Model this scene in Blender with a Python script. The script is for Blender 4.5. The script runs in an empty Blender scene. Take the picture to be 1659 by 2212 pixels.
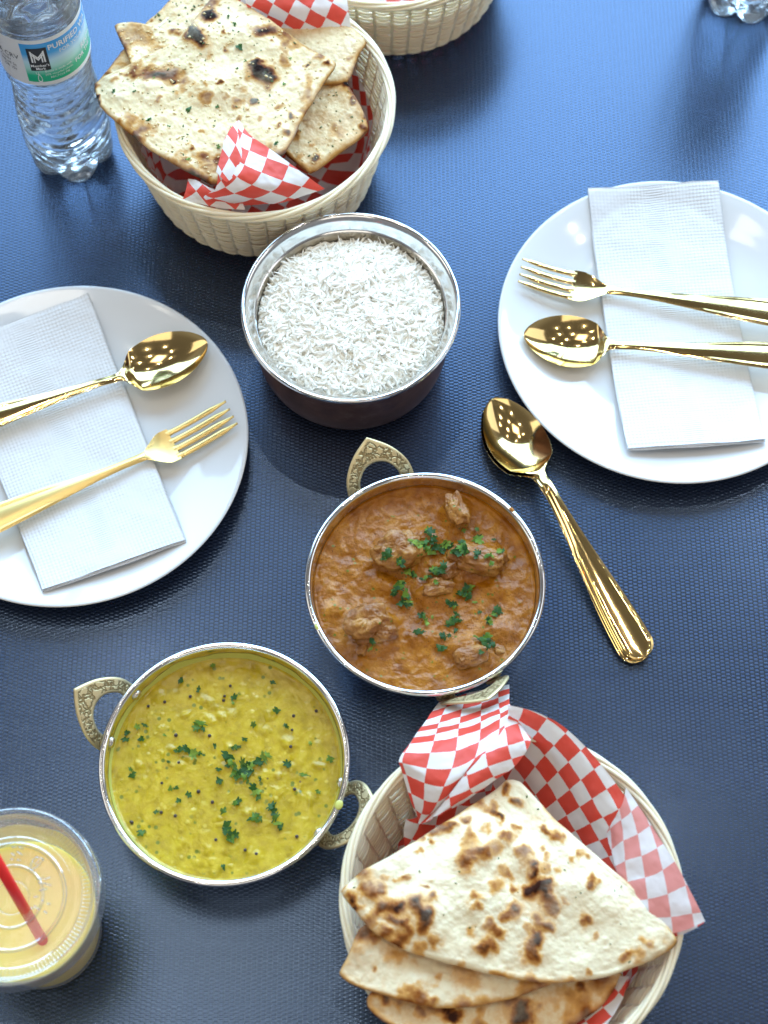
import bpy, math, random
import numpy as np
from mathutils import Vector
random.seed(7)
rng = np.random.default_rng(7)
R_ = math.radians
PI = math.pi
S = bpy.context.scene
COL = S.collection

# ------------------------------------------------------------------ camera
CAM_H, F, TILT = 1.12, 3734.6, R_(23.994)
cam_d = bpy.data.cameras.new('camera')
cam = bpy.data.objects.new('camera', cam_d)
COL.objects.link(cam)
cam.location = (0, 0, CAM_H)
cam.rotation_euler = (TILT, 0, 0)
cam_d.sensor_fit = 'HORIZONTAL'
cam_d.sensor_width = 36
cam_d.lens = 36 * F / 1659
cam_d.clip_start = 0.05
cam_d.clip_end = 60
cam_d.dof.use_dof = True
cam_d.dof.focus_distance = 1.16
cam_d.dof.aperture_fstop = 9.0
S.camera = cam

# ------------------------------------------------------------------ light
S.view_settings.view_transform = 'Standard'
S.view_settings.look = 'None'
S.view_settings.exposure = 0.0
S.cycles.diffuse_bounces = 6
S.view_settings.gamma = 1.0
W = bpy.data.worlds.new('World')
S.world = W
W.use_nodes = True
wn = W.node_tree
bg = wn.nodes['Background']
# the dim interior round the table: darker brown ceiling overhead, paler walls lower down
tc = wn.nodes.new('ShaderNodeTexCoord')
sp = wn.nodes.new('ShaderNodeSeparateXYZ')
rp = wn.nodes.new('ShaderNodeValToRGB')
wn.links.new(tc.outputs['Generated'], sp.inputs[0])
wn.links.new(sp.outputs['Z'], rp.inputs[0])
wn.links.new(rp.outputs[0], bg.inputs[0])
cr = rp.color_ramp
cr.elements[0].position = 0.0; cr.elements[0].color = (.30, .31, .33, 1)
cr.elements[1].position = 1.0; cr.elements[1].color = (.165, .155, .145, 1)
e = cr.elements.new(.45); e.color = (.46, .46, .47, 1)
e = cr.elements.new(.62); e.color = (.25, .235, .22, 1)
bg.inputs[1].default_value = .62


def area(name, loc, target, sx, sy, radiance, color, shape='RECTANGLE'):
    l = bpy.data.lights.new(name, 'AREA')
    l.shape = shape
    l.size = sx
    l.size_y = sy
    a = sx * sy * (PI / 4 if shape in ('DISK', 'ELLIPSE') else 1)
    l.energy = radiance * PI * a
    l.color = color
    o = bpy.data.objects.new(name, l)
    COL.objects.link(o)
    o.location = loc
    o.rotation_euler = (Vector(target) - Vector(loc)).to_track_quat('-Z', 'Y').to_euler()
    return o


# tall window behind the far end of the table, three panes of daylight
for i, x in enumerate((-1.25, -.03, 1.19)):
    area('window_light', (x, 2.05, 1.2), (x, 0, 1.2), 1.16, 2.0, (5.8, 8.2, 11.2)[i], (.46, .72, 1.0))
# added fill lights, out of view: one each side, one behind the camera
area('side_fill_light', (2.2, .8, 1.35), (0, .55, 0), 1.5, 1.3, 1.3, (.98, .98, 1.0))
area('side_fill_light', (-2.3, .5, 1.35), (0, .5, 0), 1.3, 1.1, 1.5, (1.0, .95, .86))
area('rear_fill_light', (.1, -1.7, 1.9), (0, .5, 0), 2.0, .9, 1.5, (1.0, .93, .82))
# small soft ceiling panel and a scatter of ceiling bulbs
area('ceiling_panel_light', (-.35, .55, 2.1), (-.2, .5, 0), .55, .5, 5.0, (1.0, .93, .80))
for (x, y) in [(-.9, .1), (-.45, 1.05), (.1, .2), (.45, .75), (.9, .25), (-.1, 1.5), (.8, 1.35), (-.95, .8), (.35, -.45), (-.5, -.5), (1.3, .8), (1.2, -.4)]:
    area('ceiling_bulb_light', (x, y, 2.0), (x, y, 0), .026, .026, 700, (1.0, .93, .80), 'DISK')

# ------------------------------------------------------------------ helpers


def P(px, py, h=0.0):
    a, b = (px - 829.5) / F, (1106 - py) / F
    c, s = math.cos(TILT), math.sin(TILT)
    dx, dy, dz = a, s + b * c, -c + b * s
    t = (CAM_H - h) / -dz
    return np.array([dx * t, dy * t, h])


def hashn(ix, iy, iz, seed):
    n = (ix * 374761393 + iy * 668265263 + iz * 2147483647 + seed * 144665) & 0xffffffff
    n = ((n ^ (n >> 13)) * 1274126177) & 0xffffffff
    n = n ^ (n >> 16)
    return (n & 0xffff) / 32767.5 - 1.0


def vnoise(p, scale, seed=0):
    q = np.asarray(p, float) * scale + 1000.0
    i = np.floor(q).astype(np.int64)
    f = q - i
    f = f * f * (3 - 2 * f)
    o = 0
    for dx in (0, 1):
        for dy in (0, 1):
            for dz in (0, 1):
                w = (f[..., 0] if dx else 1 - f[..., 0]) * (f[..., 1] if dy else 1 - f[..., 1]) * (f[..., 2] if dz else 1 - f[..., 2])
                o = o + w * hashn(i[..., 0] + dx, i[..., 1] + dy, i[..., 2] + dz, seed)
    return o


def fbm(p, scale, octs=3, seed=0):
    o, a, t = 0, 1, 0
    for k in range(octs):
        o = o + a * vnoise(p, scale * 2 ** k, seed + k)
        t += a
        a *= .5
    return o / t


def smooth01(x, a, b):
    t = np.clip((x - a) / (b - a), 0, 1)
    return t * t * (3 - 2 * t)


def catmull(pts, n, closed=False):
    pts = np.asarray(pts, float)
    m = len(pts)
    ns = m if closed else m - 1
    t = np.linspace(0, ns, n, endpoint=not closed)
    i = np.minimum(t.astype(int), ns - 1)
    f = (t - i)[:, None]
    g = (lambda k: pts[k % m]) if closed else (lambda k: pts[np.clip(k, 0, m - 1)])
    a, b, c, d = g(i - 1), g(i), g(i + 1), g(i + 2)
    return .5 * (2 * b + (c - a) * f + (2 * a - 5 * b + 4 * c - d) * f ** 2 + (3 * b - a - 3 * c + d) * f ** 3)


def resample(pts, n, closed=False):
    pts = np.asarray(pts, float)
    if closed:
        pts = np.vstack([pts, pts[:1]])
    d = np.r_[0, np.cumsum(np.linalg.norm(np.diff(pts, axis=0), axis=1))]
    t = np.linspace(0, d[-1], n, endpoint=not closed)
    return np.stack([np.interp(t, d, pts[:, k]) for k in range(pts.shape[1])], -1)


def gridf(nu, nv, cu=False, cv=False, off=0, flip=False):
    a = np.arange(nu if cu else nu - 1)
    b = np.arange(nv if cv else nv - 1)
    A, B = np.meshgrid(a, b, indexing='ij')
    A, B = A.ravel(), B.ravel()
    A2, B2 = (A + 1) % nu, (B + 1) % nv
    f = np.stack([A * nv + B, A2 * nv + B, A2 * nv + B2, A * nv + B2], -1) + off
    return f[:, ::-1] if flip else f


def make_mesh(name, v, f, mat=None, smooth=True, uv=None, attrs=None, mats=None, mi=None):
    me = bpy.data.meshes.new(name)
    v = np.asarray(v, float).reshape(-1, 3)
    if isinstance(f, np.ndarray) and f.ndim == 2:
        nf, k = f.shape
        me.vertices.add(len(v))
        me.vertices.foreach_set('co', v.ravel())
        me.loops.add(nf * k)
        me.loops.foreach_set('vertex_index', f.ravel().astype(np.int32))
        me.polygons.add(nf)
        me.polygons.foreach_set('loop_start', (np.arange(nf) * k).astype(np.int32))
        me.polygons.foreach_set('loop_total', np.full(nf, k, np.int32))
    else:
        me.from_pydata([tuple(x) for x in v], [], [tuple(int(i) for i in x) for x in f])
    me.update(calc_edges=True)
    if me.validate():
        pass
    if smooth:
        me.polygons.foreach_set('use_smooth', [True] * len(me.polygons))
    if uv is not None:
        l = me.uv_layers.new(name='UVMap')
        li = np.empty(len(me.loops), np.int32)
        me.loops.foreach_get('vertex_index', li)
        l.data.foreach_set('uv', np.asarray(uv, float)[li].ravel())
    for k, a in (attrs or {}).items():
        at = me.attributes.new(k, 'FLOAT', 'POINT')
        at.data.foreach_set('value', np.asarray(a, float).ravel())
    for m in (mats or ([mat] if mat else [])):
        me.materials.append(m)
    if mi is not None:
        me.polygons.foreach_set('material_index', np.asarray(mi, np.int32))
    return me


def link(name, me, parent=None, world=True):
    o = bpy.data.objects.new(name, me)
    COL.objects.link(o)
    if parent is not None:
        o.parent = parent
    return o


def wl(o):
    p = Vector((0, 0, 0))
    while o is not None:
        p += o.location
        o = o.parent
    return np.array(p)


def part(name, v, f, mat, parent=None, loc=None, **kw):
    """v are world coordinates; the object is placed under parent"""
    v = np.asarray(v, float).reshape(-1, 3)
    base = wl(parent) if parent is not None else np.zeros(3)
    l = np.zeros(3) if loc is None else np.asarray(loc, float) - base
    o = link(name, make_mesh(name, v - base - l, f, mat, **kw), parent)
    o.location = l
    return o


def tag(o, label=None, cat=None, group=None, kind=None):
    if label: o['label'] = label
    if cat: o['category'] = cat
    if group: o['group'] = group
    if kind: o['kind'] = kind
    return o


def thing(name, label, cat, loc, group=None):
    o = link(name, None)
    o.location = loc
    o.empty_display_size = .02
    return tag(o, label, cat, group)


def join(parts):
    V, Fs, n = [], [], 0
    for v, f in parts:
        v = np.asarray(v, float).reshape(-1, 3)
        V.append(v)
        Fs.append(np.asarray(f) + n)
        n += len(v)
    return np.vstack(V), np.vstack(Fs)


def lathe(prof, n=96, c=(0, 0, 0), mod=None, wrapv=False):
    prof = np.asarray(prof, float)
    th = np.linspace(0, 2 * PI, n, endpoint=False)
    r = np.repeat(prof[None, :, 0], n, 0)
    z = np.repeat(prof[None, :, 1], n, 0)
    T = np.repeat(th[:, None], len(prof), 1)
    if mod:
        r, z = mod(r, z, T)
    v = np.stack([c[0] + r * np.cos(T), c[1] + r * np.sin(T), c[2] + z], -1)
    return v.reshape(-1, 3), gridf(n, len(prof), cu=True, cv=wrapv)


def tube(path, rad, k=8, closed=False, cap=True):
    path = np.asarray(path, float)
    n = len(path)
    rad = np.broadcast_to(np.asarray(rad, float), (n,))
    if closed:
        t = np.roll(path, -1, 0) - np.roll(path, 1, 0)
    else:
        t = np.gradient(path, axis=0)
    t /= np.linalg.norm(t, axis=1)[:, None] + 1e-12
    up = np.array([0, 0, 1.0])
    a = np.cross(t, up)
    bad = np.linalg.norm(a, axis=1) < .05
    a[bad] = np.cross(t[bad], [0, 1.0, 0])
    a /= np.linalg.norm(a, axis=1)[:, None]
    b = np.cross(a, t)
    ph = np.linspace(0, 2 * PI, k, endpoint=False)
    v = path[:, None, :] + rad[:, None, None] * (a[:, None, :] * np.cos(ph)[None, :, None] + b[:, None, :] * np.sin(ph)[None, :, None])
    f = gridf(n, k, cu=closed, cv=True)
    v = v.reshape(-1, 3)
    if cap and not closed:
        v = np.vstack([v, path[:1], path[-1:]])
        i = np.arange(k)
        j = (i + 1) % k
        c0 = np.stack([np.full(k, n * k), j, i, i], -1)
        c1 = np.stack([np.full(k, n * k + 1), (n - 1) * k + i, (n - 1) * k + j, (n - 1) * k + j], -1)
        # triangles kept as quads would be degenerate: return as lists
        fl = [tuple(x) for x in f] + [(n * k, int(b_), int(a_)) for a_, b_ in zip(i, j)] + [(n * k + 1, int((n - 1) * k + a_), int((n - 1) * k + b_)) for a_, b_ in zip(i, j)]
        return v, fl
    return v, f


# ------------------------------------------------------------------ materials
class NT:
    def __init__(s, name):
        s.m = bpy.data.materials.new(name)
        s.m.use_nodes = True
        s.t = s.m.node_tree
        s.b = s.t.nodes['Principled BSDF']

    def n(s, kind, **kw):
        x = s.t.nodes.new('ShaderNode' + kind)
        for k, v in kw.items():
            if k.startswith('i_'):
                x.inputs[k[2:].replace('_', ' ')].default_value = v
            else:
                setattr(x, k, v)
        return x

    def l(s, a, b):
        s.t.links.new(a, b)

    def math(s, op, a, b=None, clamp=False):
        x = s.n('Math', operation=op, use_clamp=clamp)
        for i, q in enumerate((a, b)):
            if q is None:
                continue
            if isinstance(q, (int, float)):
                x.inputs[i].default_value = q
            else:
                s.l(q, x.inputs[i])
        return x.outputs[0]

    def coords(s, kind='Object'):
        return s.n('TexCoord').outputs[kind]

    def noise(s, scale, detail=3, rough=.5, vec=None, dist=0):
        x = s.n('TexNoise')
        x.inputs['Scale'].default_value = scale
        x.inputs['Detail'].default_value = detail
        x.inputs['Roughness'].default_value = rough
        x.inputs['Distortion'].default_value = dist
        s.l(vec if vec is not None else s.coords(), x.inputs['Vector'])
        return x.outputs['Fac']

    def ramp(s, fac, stops, interp='LINEAR'):
        x = s.n('ValToRGB')
        x.color_ramp.interpolation = interp
        els = x.color_ramp.elements
        while len(els) < len(stops):
            els.new(.5)
        for e, (p, c) in zip(els, sorted(stops, key=lambda q: q[0])):
            e.position = p
            e.color = (*c, 1) if len(c) == 3 else c
        s.l(fac, x.inputs[0])
        return x.outputs[0]

    def mix(s, fac, a, b, mode='MIX'):
        x = s.n('Mix', data_type='RGBA', blend_type=mode)
        for k, q in ((0, fac), (6, a), (7, b)):
            if isinstance(q, (int, float)):
                x.inputs[k].default_value = q
            elif isinstance(q, tuple):
                x.inputs[k].default_value = (*q, 1)
            else:
                s.l(q, x.inputs[k])
        return x.outputs[2]

    def bump(s, h, dist, strength=1.0, prev=None):
        x = s.n('Bump')
        x.inputs['Distance'].default_value = dist
        x.inputs['Strength'].default_value = strength
        s.l(h, x.inputs['Height'])
        if prev is not None:
            s.l(prev, x.inputs['Normal'])
        s.l(x.outputs[0], s.b.inputs['Normal'])
        return x.outputs[0]

    def set(s, **kw):
        for k, v in kw.items():
            i = s.b.inputs[k.replace('_', ' ')]
            if isinstance(v, (int, float)):
                i.default_value = v
            elif isinstance(v, tuple):
                i.default_value = (*v, 1) if len(v) == 3 and i.type == 'RGBA' else v
            else:
                s.l(v, i)
        return s


M = {}


def m_table():
    t = NT('woven_navy_table')
    sx = t.n('SeparateXYZ')
    t.l(t.coords(), sx.inputs[0])
    PX, PY = .0066, .00132
    cx = t.math('COSINE', t.math('MULTIPLY', sx.outputs[0], 2 * PI / PX))
    sy = t.math('SINE', t.math('MULTIPLY', sx.outputs[1], PI / PY))
    h = t.math('MULTIPLY', cx, sy)
    n = t.noise(9, 4, .6)
    n2 = t.noise(900, 2, .5)
    h1 = t.math('ADD', t.math('MULTIPLY', h, 1.0), .30, clamp=True)
    h2 = t.math('POWER', h1, .55)
    lt = t.mix(n, (.022, .030, .053), (.031, .041, .070))
    col = t.mix(h2, (.0015, .0025, .007), lt)
    col = t.mix(t.math('MULTIPLY', n2, .35), col, (.01, .014, .03))
    t.set(Base_Color=col, Roughness=t.math('ADD', t.math('MULTIPLY', n, .08), .18), IOR=1.8, Specular_IOR_Level=.70, Specular_Tint=(.42, .62, 1.0))
    t.bump(h2, .00020, .42)
    return t.m


def m_simple(name, col, rough, metal=0, bump=None, **kw):
    t = NT(name)
    t.set(Base_Color=col, Roughness=rough, Metallic=metal, **kw)
    if bump:
        t.bump(t.noise(bump[0], 4), bump[1], bump[2] if len(bump) > 2 else 1)
    return t.m


def m_metal(name, col, rough, nscale=18, var=.5, stain=None):
    t = NT(name)
    n = t.noise(nscale, 5, .65)
    c = t.mix(n, tuple(x * (1 - .12 * var) for x in col), col)
    if stain:
        c = t.mix(t.ramp(t.noise(34, 5, .7), [(.5, (0, 0, 0)), (.66, (1, 1, 1))]), c, stain)
    t.set(Base_Color=c, Metallic=1.0, Roughness=t.math('ADD', t.math('MULTIPLY', n, var * rough), rough * (1 - var / 2)))
    t.bump(t.noise(60, 2), .0004, .25)
    return t.m


def m_napkin():
    t = NT('embossed_white_napkin')
    uv = t.n('UVMap').outputs[0]
    sx = t.n('SeparateXYZ')
    t.l(uv, sx.inputs[0])
    x, y = sx.outputs[0], sx.outputs[1]
    k = PI / .0019
    d1 = t.math('SINE', t.math('MULTIPLY', t.math('ADD', x, y), k * .72))
    d2 = t.math('SINE', t.math('MULTIPLY', t.math('SUBTRACT', x, y), k * .72))
    dots = t.math('MULTIPLY', d1, d2)
    # centre band with cross lines
    band = t.ramp(t.math('ABSOLUTE', x), [(.0065, (1, 1, 1)), (.0085, (0, 0, 0))])
    lines = t.math('SINE', t.math('MULTIPLY', y, 2 * PI / .0018))
    h = t.mix(band, dots, lines)
    # smoother, softly crumpled fields
    soft = t.ramp(t.noise(26, 2, .5), [(.50, (1, 1, 1)), (.62, (.25, .25, .25))])
    h = t.mix(1.0, h, soft, 'MULTIPLY')
    b1 = t.bump(h, .00035, .55)
    t.bump(t.noise(60, 5, .6), .0022, .35, prev=b1)
    dark = t.math('MULTIPLY', t.math('SUBTRACT', 1.0, t.math('ADD', t.math('MULTIPLY', dots, .5), .5)), .10)
    t.set(Base_Color=t.mix(dark, (.76, .775, .80), (.56, .59, .64)), Roughness=.9, Subsurface_Weight=.15, Subsurface_Radius=(.003, .003, .003), Subsurface_Scale=1.0)
    return t.m


def m_paper():
    t = NT('red_check_paper')
    uv = t.n('UVMap').outputs[0]
    ck = t.n('TexChecker')
    ck.inputs['Scale'].default_value = 1.0
    mp = t.n('Mapping')
    mp.inputs['Scale'].default_value = (1 / .0118, 1 / .0118, 1 / .0118)
    mp.inputs['Location'].default_value = (.01, .01, .5)
    t.l(uv, mp.inputs[0])
    # slightly wobbling print edge
    ds = t.n('VectorMath', operation='MULTIPLY_ADD')
    nz = t.n('TexNoise')
    nz.inputs['Scale'].default_value = 3.0
    t.l(mp.outputs[0], nz.inputs[0])
    t.l(nz.outputs['Color'], ds.inputs[0])
    ds.inputs[1].default_value = (.05, .05, 0)
    t.l(mp.outputs[0], ds.inputs[2])
    t.l(ds.outputs[0], ck.inputs[0])
    geo = t.n('NewGeometry')
    front = t.mix(ck.outputs['Fac'], (.86, .83, .81), (.80, .055, .026))
    back = t.mix(ck.outputs['Fac'], (.82, .80, .80), (.80, .30, .27))
    n = t.noise(60, 4, .6)
    c = t.mix(geo.outputs['Backfacing'], front, back)
    c = t.mix(t.math('MULTIPLY', n, .12), c, (.70, .62, .58))
    t.set(Base_Color=c, Roughness=.42, Specular_IOR_Level=.4)
    t.bump(t.noise(220, 3, .6), .0005, .35)
    tr = t.n('BsdfTranslucent')
    t.l(c, tr.inputs[0])
    mx = t.n('MixShader')
    mx.inputs[0].default_value = .22
    t.l(t.b.outputs[0], mx.inputs[1])
    t.l(tr.outputs[0], mx.inputs[2])
    t.l(mx.outputs[0], t.t.nodes['Material Output'].inputs[0])
    return t.m


def m_bread(name, dough, gold, brown, char):
    t = NT(name)
    at = t.n('Attribute', attribute_name='toast').outputs['Fac']
    n = t.noise(230, 5, .62)
    n2 = t.noise(48, 4, .6)
    n3 = t.noise(900, 2, .5)
    v = t.math('ADD', at, t.math('MULTIPLY', t.math('SUBTRACT', n, .5), .34))
    v = t.math('ADD', v, t.math('MULTIPLY', t.math('SUBTRACT', n2, .5), .30), clamp=True)
    c = t.ramp(v, [(.0, dough), (.16, tuple(.82 * a + .18 * b for a, b in zip(dough, gold))), (.34, gold), (.60, brown), (.93, char)])
    c = t.mix(t.ramp(n2, [(.45, (0, 0, 0)), (.72, (.55, .55, .55))]), c, t.mix(.5, c, (.88, .82, .64)))
    t.set(Base_Color=c, Roughness=t.math('ADD', t.math('ADD', t.math('MULTIPLY', n2, .38), .17), t.math('MULTIPLY', v, .35)), Specular_IOR_Level=t.math('SUBTRACT', .22, t.math('MULTIPLY', v, .16)),
          Subsurface_Weight=.12, Subsurface_Radius=(.004, .003, .0015), Subsurface_Scale=1.0)
    b = t.bump(n2, .003, .25)
    b = t.bump(n, .0007, .45, prev=b)
    t.bump(n3, .0002, .4, prev=b)
    return t.m


def m_curry(name='brown_curry_gravy', lo=(.15, .038, .0015), mid=(.30, .098, .003), hi=(.48, .20, .018)):
    t = NT(name)
    n = t.noise(75, 5, .6)
    n2 = t.noise(520, 4, .7)
    n3 = t.noise(22, 3, .5)
    c = t.ramp(n, [(.28, lo), (.46, mid), (.66, hi)])
    c = t.mix(t.ramp(n3, [(.35, (0, 0, 0)), (.7, (.5, .5, .5))]), c, tuple(1.12 * q for q in mid))
    vo = t.n('TexVoronoi')
    vo.inputs['Scale'].default_value = 520
    t.l(t.coords(), vo.inputs['Vector'])
    sp_ = t.ramp(vo.outputs['Distance'], [(.16, (1, 1, 1)), (.26, (0, 0, 0))])
    c = t.mix(t.math('MULTIPLY', sp_, t.ramp(n3, [(.42, (0, 0, 0)), (.55, (.75, .75, .75))])), c, (.09, .025, .004))
    vo3 = t.n('TexVoronoi')
    vo3.inputs['Scale'].default_value = 210
    t.l(t.coords(), vo3.inputs['Vector'])
    gk = t.ramp(vo3.outputs['Distance'], [(.16, (.8, .8, .8)), (.24, (0, 0, 0))])
    gp = t.ramp(t.noise(70, 2), [(.55, (0, 0, 0)), (.60, (1, 1, 1))])
    c = t.mix(t.math('MULTIPLY', gk, gp), c, (.09, .17, .012))
    t.set(Base_Color=c, Roughness=t.math('ADD', t.math('MULTIPLY', n2, .20), .05), Specular_IOR_Level=.38,
          Subsurface_Weight=.0, Subsurface_Radius=(.004, .0015, .0006), Subsurface_Scale=1.0)
    b = t.bump(n, .0045, .6)
    t.bump(n2, .0007, .5, prev=b)
    return t.m


def m_dal():
    t = NT('yellow_lentil_dal')
    n = t.noise(110, 5, .6)
    n2 = t.noise(420, 4, .65)
    n3 = t.noise(18, 3, .5)
    c = t.ramp(n, [(.30, (.34, .225, .003)), (.5, (.49, .345, .006)), (.72, (.62, .46, .035))])
    c = t.mix(t.ramp(n3, [(.4, (0, 0, 0)), (.7, (.45, .45, .45))]), c, (.36, .27, .003))
    vo = t.n('TexVoronoi')
    vo.inputs['Scale'].default_value = 170
    t.l(t.coords(), vo.inputs['Vector'])
    grain = t.ramp(vo.outputs['Distance'], [(.12, (.55, .55, .55)), (.30, (0, 0, 0))])
    pick = t.ramp(t.noise(90, 1), [(.52, (0, 0, 0)), (.58, (1, 1, 1))])
    c = t.mix(t.math('MULTIPLY', grain, pick), c, (.74, .58, .10))
    vo2 = t.n('TexVoronoi')
    vo2.inputs['Scale'].default_value = 120
    t.l(t.coords(), vo2.inputs['Vector'])
    dk = t.ramp(vo2.outputs['Distance'], [(.07, (.8, .8, .8)), (.12, (0, 0, 0))])
    pk = t.ramp(t.noise(55, 1), [(.60, (0, 0, 0)), (.64, (1, 1, 1))])
    c = t.mix(t.math('MULTIPLY', dk, pk), c, (.10, .05, .02))
    vo3 = t.n('TexVoronoi')
    vo3.inputs['Scale'].default_value = 190
    t.l(t.coords(), vo3.inputs['Vector'])
    gk = t.ramp(vo3.outputs['Distance'], [(.20, (.85, .85, .85)), (.30, (0, 0, 0))])
    gp = t.ramp(t.noise(60, 2), [(.52, (0, 0, 0)), (.58, (1, 1, 1))])
    c = t.mix(t.math('MULTIPLY', gk, gp), c, (.10, .15, .010))
    t.set(Base_Color=c, Roughness=t.math('ADD', t.math('MULTIPLY', n2, .20), .05), Specular_IOR_Level=.5,
          Subsurface_Weight=.15, Subsurface_Radius=(.005, .003, .0006), Subsurface_Scale=1.0)
    b = t.bump(n, .0012, .25)
    b = t.bump(grain, .0006, .6, prev=b)
    t.bump(n2, .0006, .5, prev=b)
    return t.m


def m_leaf():
    t = NT('coriander_green')
    oi = t.n('ObjectInfo').outputs['Random']
    n = t.noise(300, 3)
    a = t.ramp(oi, [(0, (.012, .058, .014)), (.55, (.03, .105, .018)), (.80, (.13, .29, .02)), (1, (.34, .50, .06))])
    c = t.mix(n, a, (.012, .05, .006))
    t.set(Base_Color=c, Roughness=.45, Specular_IOR_Level=.2, Subsurface_Weight=.1, Subsurface_Scale=.5)
    t.bump(n, .0006, .5)
    return t.m


def m_brass():
    t = NT('engraved_brass')
    uv = t.n('UVMap').outputs[0]
    vo = t.n('TexVoronoi', feature='DISTANCE_TO_EDGE')
    vo.inputs['Scale'].default_value = 210
    nz = t.n('TexNoise')
    nz.inputs['Scale'].default_value = 260
    t.l(t.coords(), nz.inputs['Vector'])
    va = t.n('VectorMath', operation='MULTIPLY_ADD')
    t.l(nz.outputs['Color'], va.inputs[0])
    va.inputs[1].default_value = (.006, .006, .006)
    t.l(t.coords(), va.inputs[2])
    t.l(va.outputs[0], vo.inputs['Vector'])
    leafy = t.ramp(vo.outputs['Distance'], [(.05, (0, 0, 0)), (.16, (1, 1, 1))])
    sx = t.n('SeparateXYZ')
    t.l(uv, sx.inputs[0])
    # the plain border: u=0 inner edge, 1 outer edge
    inside = t.math('MULTIPLY', t.math('GREATER_THAN', sx.outputs[0], .16), t.math('LESS_THAN', sx.outputs[0], .84))
    h = t.math('MULTIPLY', leafy, inside)
    h = t.math('ADD', h, t.math('MULTIPLY', t.math('SUBTRACT', 1.0, inside), 1.2))
    n = t.noise(200, 4)
    c = t.mix(h, (.30, .22, .10), (.70, .57, .32))
    c = t.mix(t.math('MULTIPLY', n, .3), c, (.50, .38, .2))
    t.set(Base_Color=c, Metallic=.75, Roughness=t.math('ADD', t.math('MULTIPLY', n, .2), .34))
    t.bump(h, .0009, .9)
    return t.m


def m_clear(name, tint=(1, 1, 1), white=.05, ior=1.5, rough=.04, gl=1.0):
    t = NT(name)
    tr = t.n('BsdfTransparent')
    tr.inputs[0].default_value = (*tint, 1)
    g = t.n('BsdfGlossy')
    g.inputs['Roughness'].default_value = rough
    fr = t.n('Fresnel')
    fr.inputs[0].default_value = ior
    bp = t.n('Bump')
    bp.inputs['Distance'].default_value = .0006
    bp.inputs['Strength'].default_value = .5
    t.l(t.noise(70, 3), bp.inputs['Height'])
    t.l(bp.outputs[0], g.inputs['Normal'])
    t.l(bp.outputs[0], fr.inputs['Normal'])
    m1 = t.n('MixShader')
    t.l(t.math('MULTIPLY', fr.outputs[0], gl, clamp=True), m1.inputs[0])
    t.l(tr.outputs[0], m1.inputs[1])
    t.l(g.outputs[0], m1.inputs[2])
    d = t.n('BsdfDiffuse')
    d.inputs[0].default_value = (.85, .88, .92, 1)
    m2 = t.n('MixShader')
    m2.inputs[0].default_value = white
    t.l(m1.outputs[0], m2.inputs[1])
    t.l(d.outputs[0], m2.inputs[2])
    t.l(m2.outputs[0], t.t.nodes['Material Output'].inputs[0])
    return t.m


def m_water():
    t = NT('bottled_water')
    t.set(Base_Color=(.93, .97, 1.0), Roughness=.0, Transmission_Weight=1.0, IOR=1.33)
    return t.m


def m_label():
    t = NT('bottle_label_print')
    uv = t.n('UVMap').outputs[0]
    sx = t.n('SeparateXYZ')
    t.l(uv, sx.inputs[0])
    u, v = sx.outputs[0], sx.outputs[1]
    wob = t.math('ADD', v, t.math('MULTIPLY', t.math('SINE', t.math('MULTIPLY', u, 5.0)), .03))
    grad = t.ramp(wob, [(0, (.0, .42, .20)), (.26, (.02, .50, .28)), (.42, (.45, .78, .75)), (.56, (.55, .80, .95)), (.72, (.08, .42, .86)), (1, (.05, .36, .82))])
    # the printed coloured field: u between .18 and 1, white margins top and bottom
    inu = t.math('MULTIPLY', t.math('GREATER_THAN', u, .30), t.math('LESS_THAN', u, .93))
    inv = t.math('MULTIPLY', t.math('GREATER_THAN', v, .08), t.math('LESS_THAN', v, .92))
    c = t.mix(t.math('MULTIPLY', inu, inv), (.80, .82, .84), grad)
    t.set(Base_Color=c, Roughness=.3, Specular_IOR_Level=.4)
    t.bump(t.noise(60, 2), .001, .3)
    return t.m


def m_weave():
    t = NT('cream_plastic_weave')
    n = t.noise(30, 4, .6)
    n2 = t.noise(500, 2)
    c = t.mix(n, (.90, .80, .60), (.82, .68, .46))
    t.set(Base_Color=c, Roughness=.36, Specular_IOR_Level=.45, Subsurface_Weight=.25, Subsurface_Radius=(.006, .004, .002), Subsurface_Scale=1.0)
    t.bump(n2, .0003, .4)
    return t.m


def m_rice():
    t = NT('steamed_rice')
    n = t.noise(120, 3)
    c = t.mix(n, (.96, .95, .90), (.93, .90, .81))
    t.set(Base_Color=c, Roughness=.4, Specular_IOR_Level=.25, Sheen_Weight=.05)
    return t.m


def m_copper():
    t = NT('dark_copper_outside')
    n = t.noise(45, 6, .7)
    c = t.ramp(n, [(.35, (.14, .065, .05)), (.55, (.22, .11, .085)), (.75, (.36, .24, .20))])
    t.set(Base_Color=c, Metallic=.75, Roughness=t.math('ADD', t.math('MULTIPLY', n, .3), .22))
    t.bump(t.noise(160, 3), .0004, .4)
    return t.m


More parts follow.
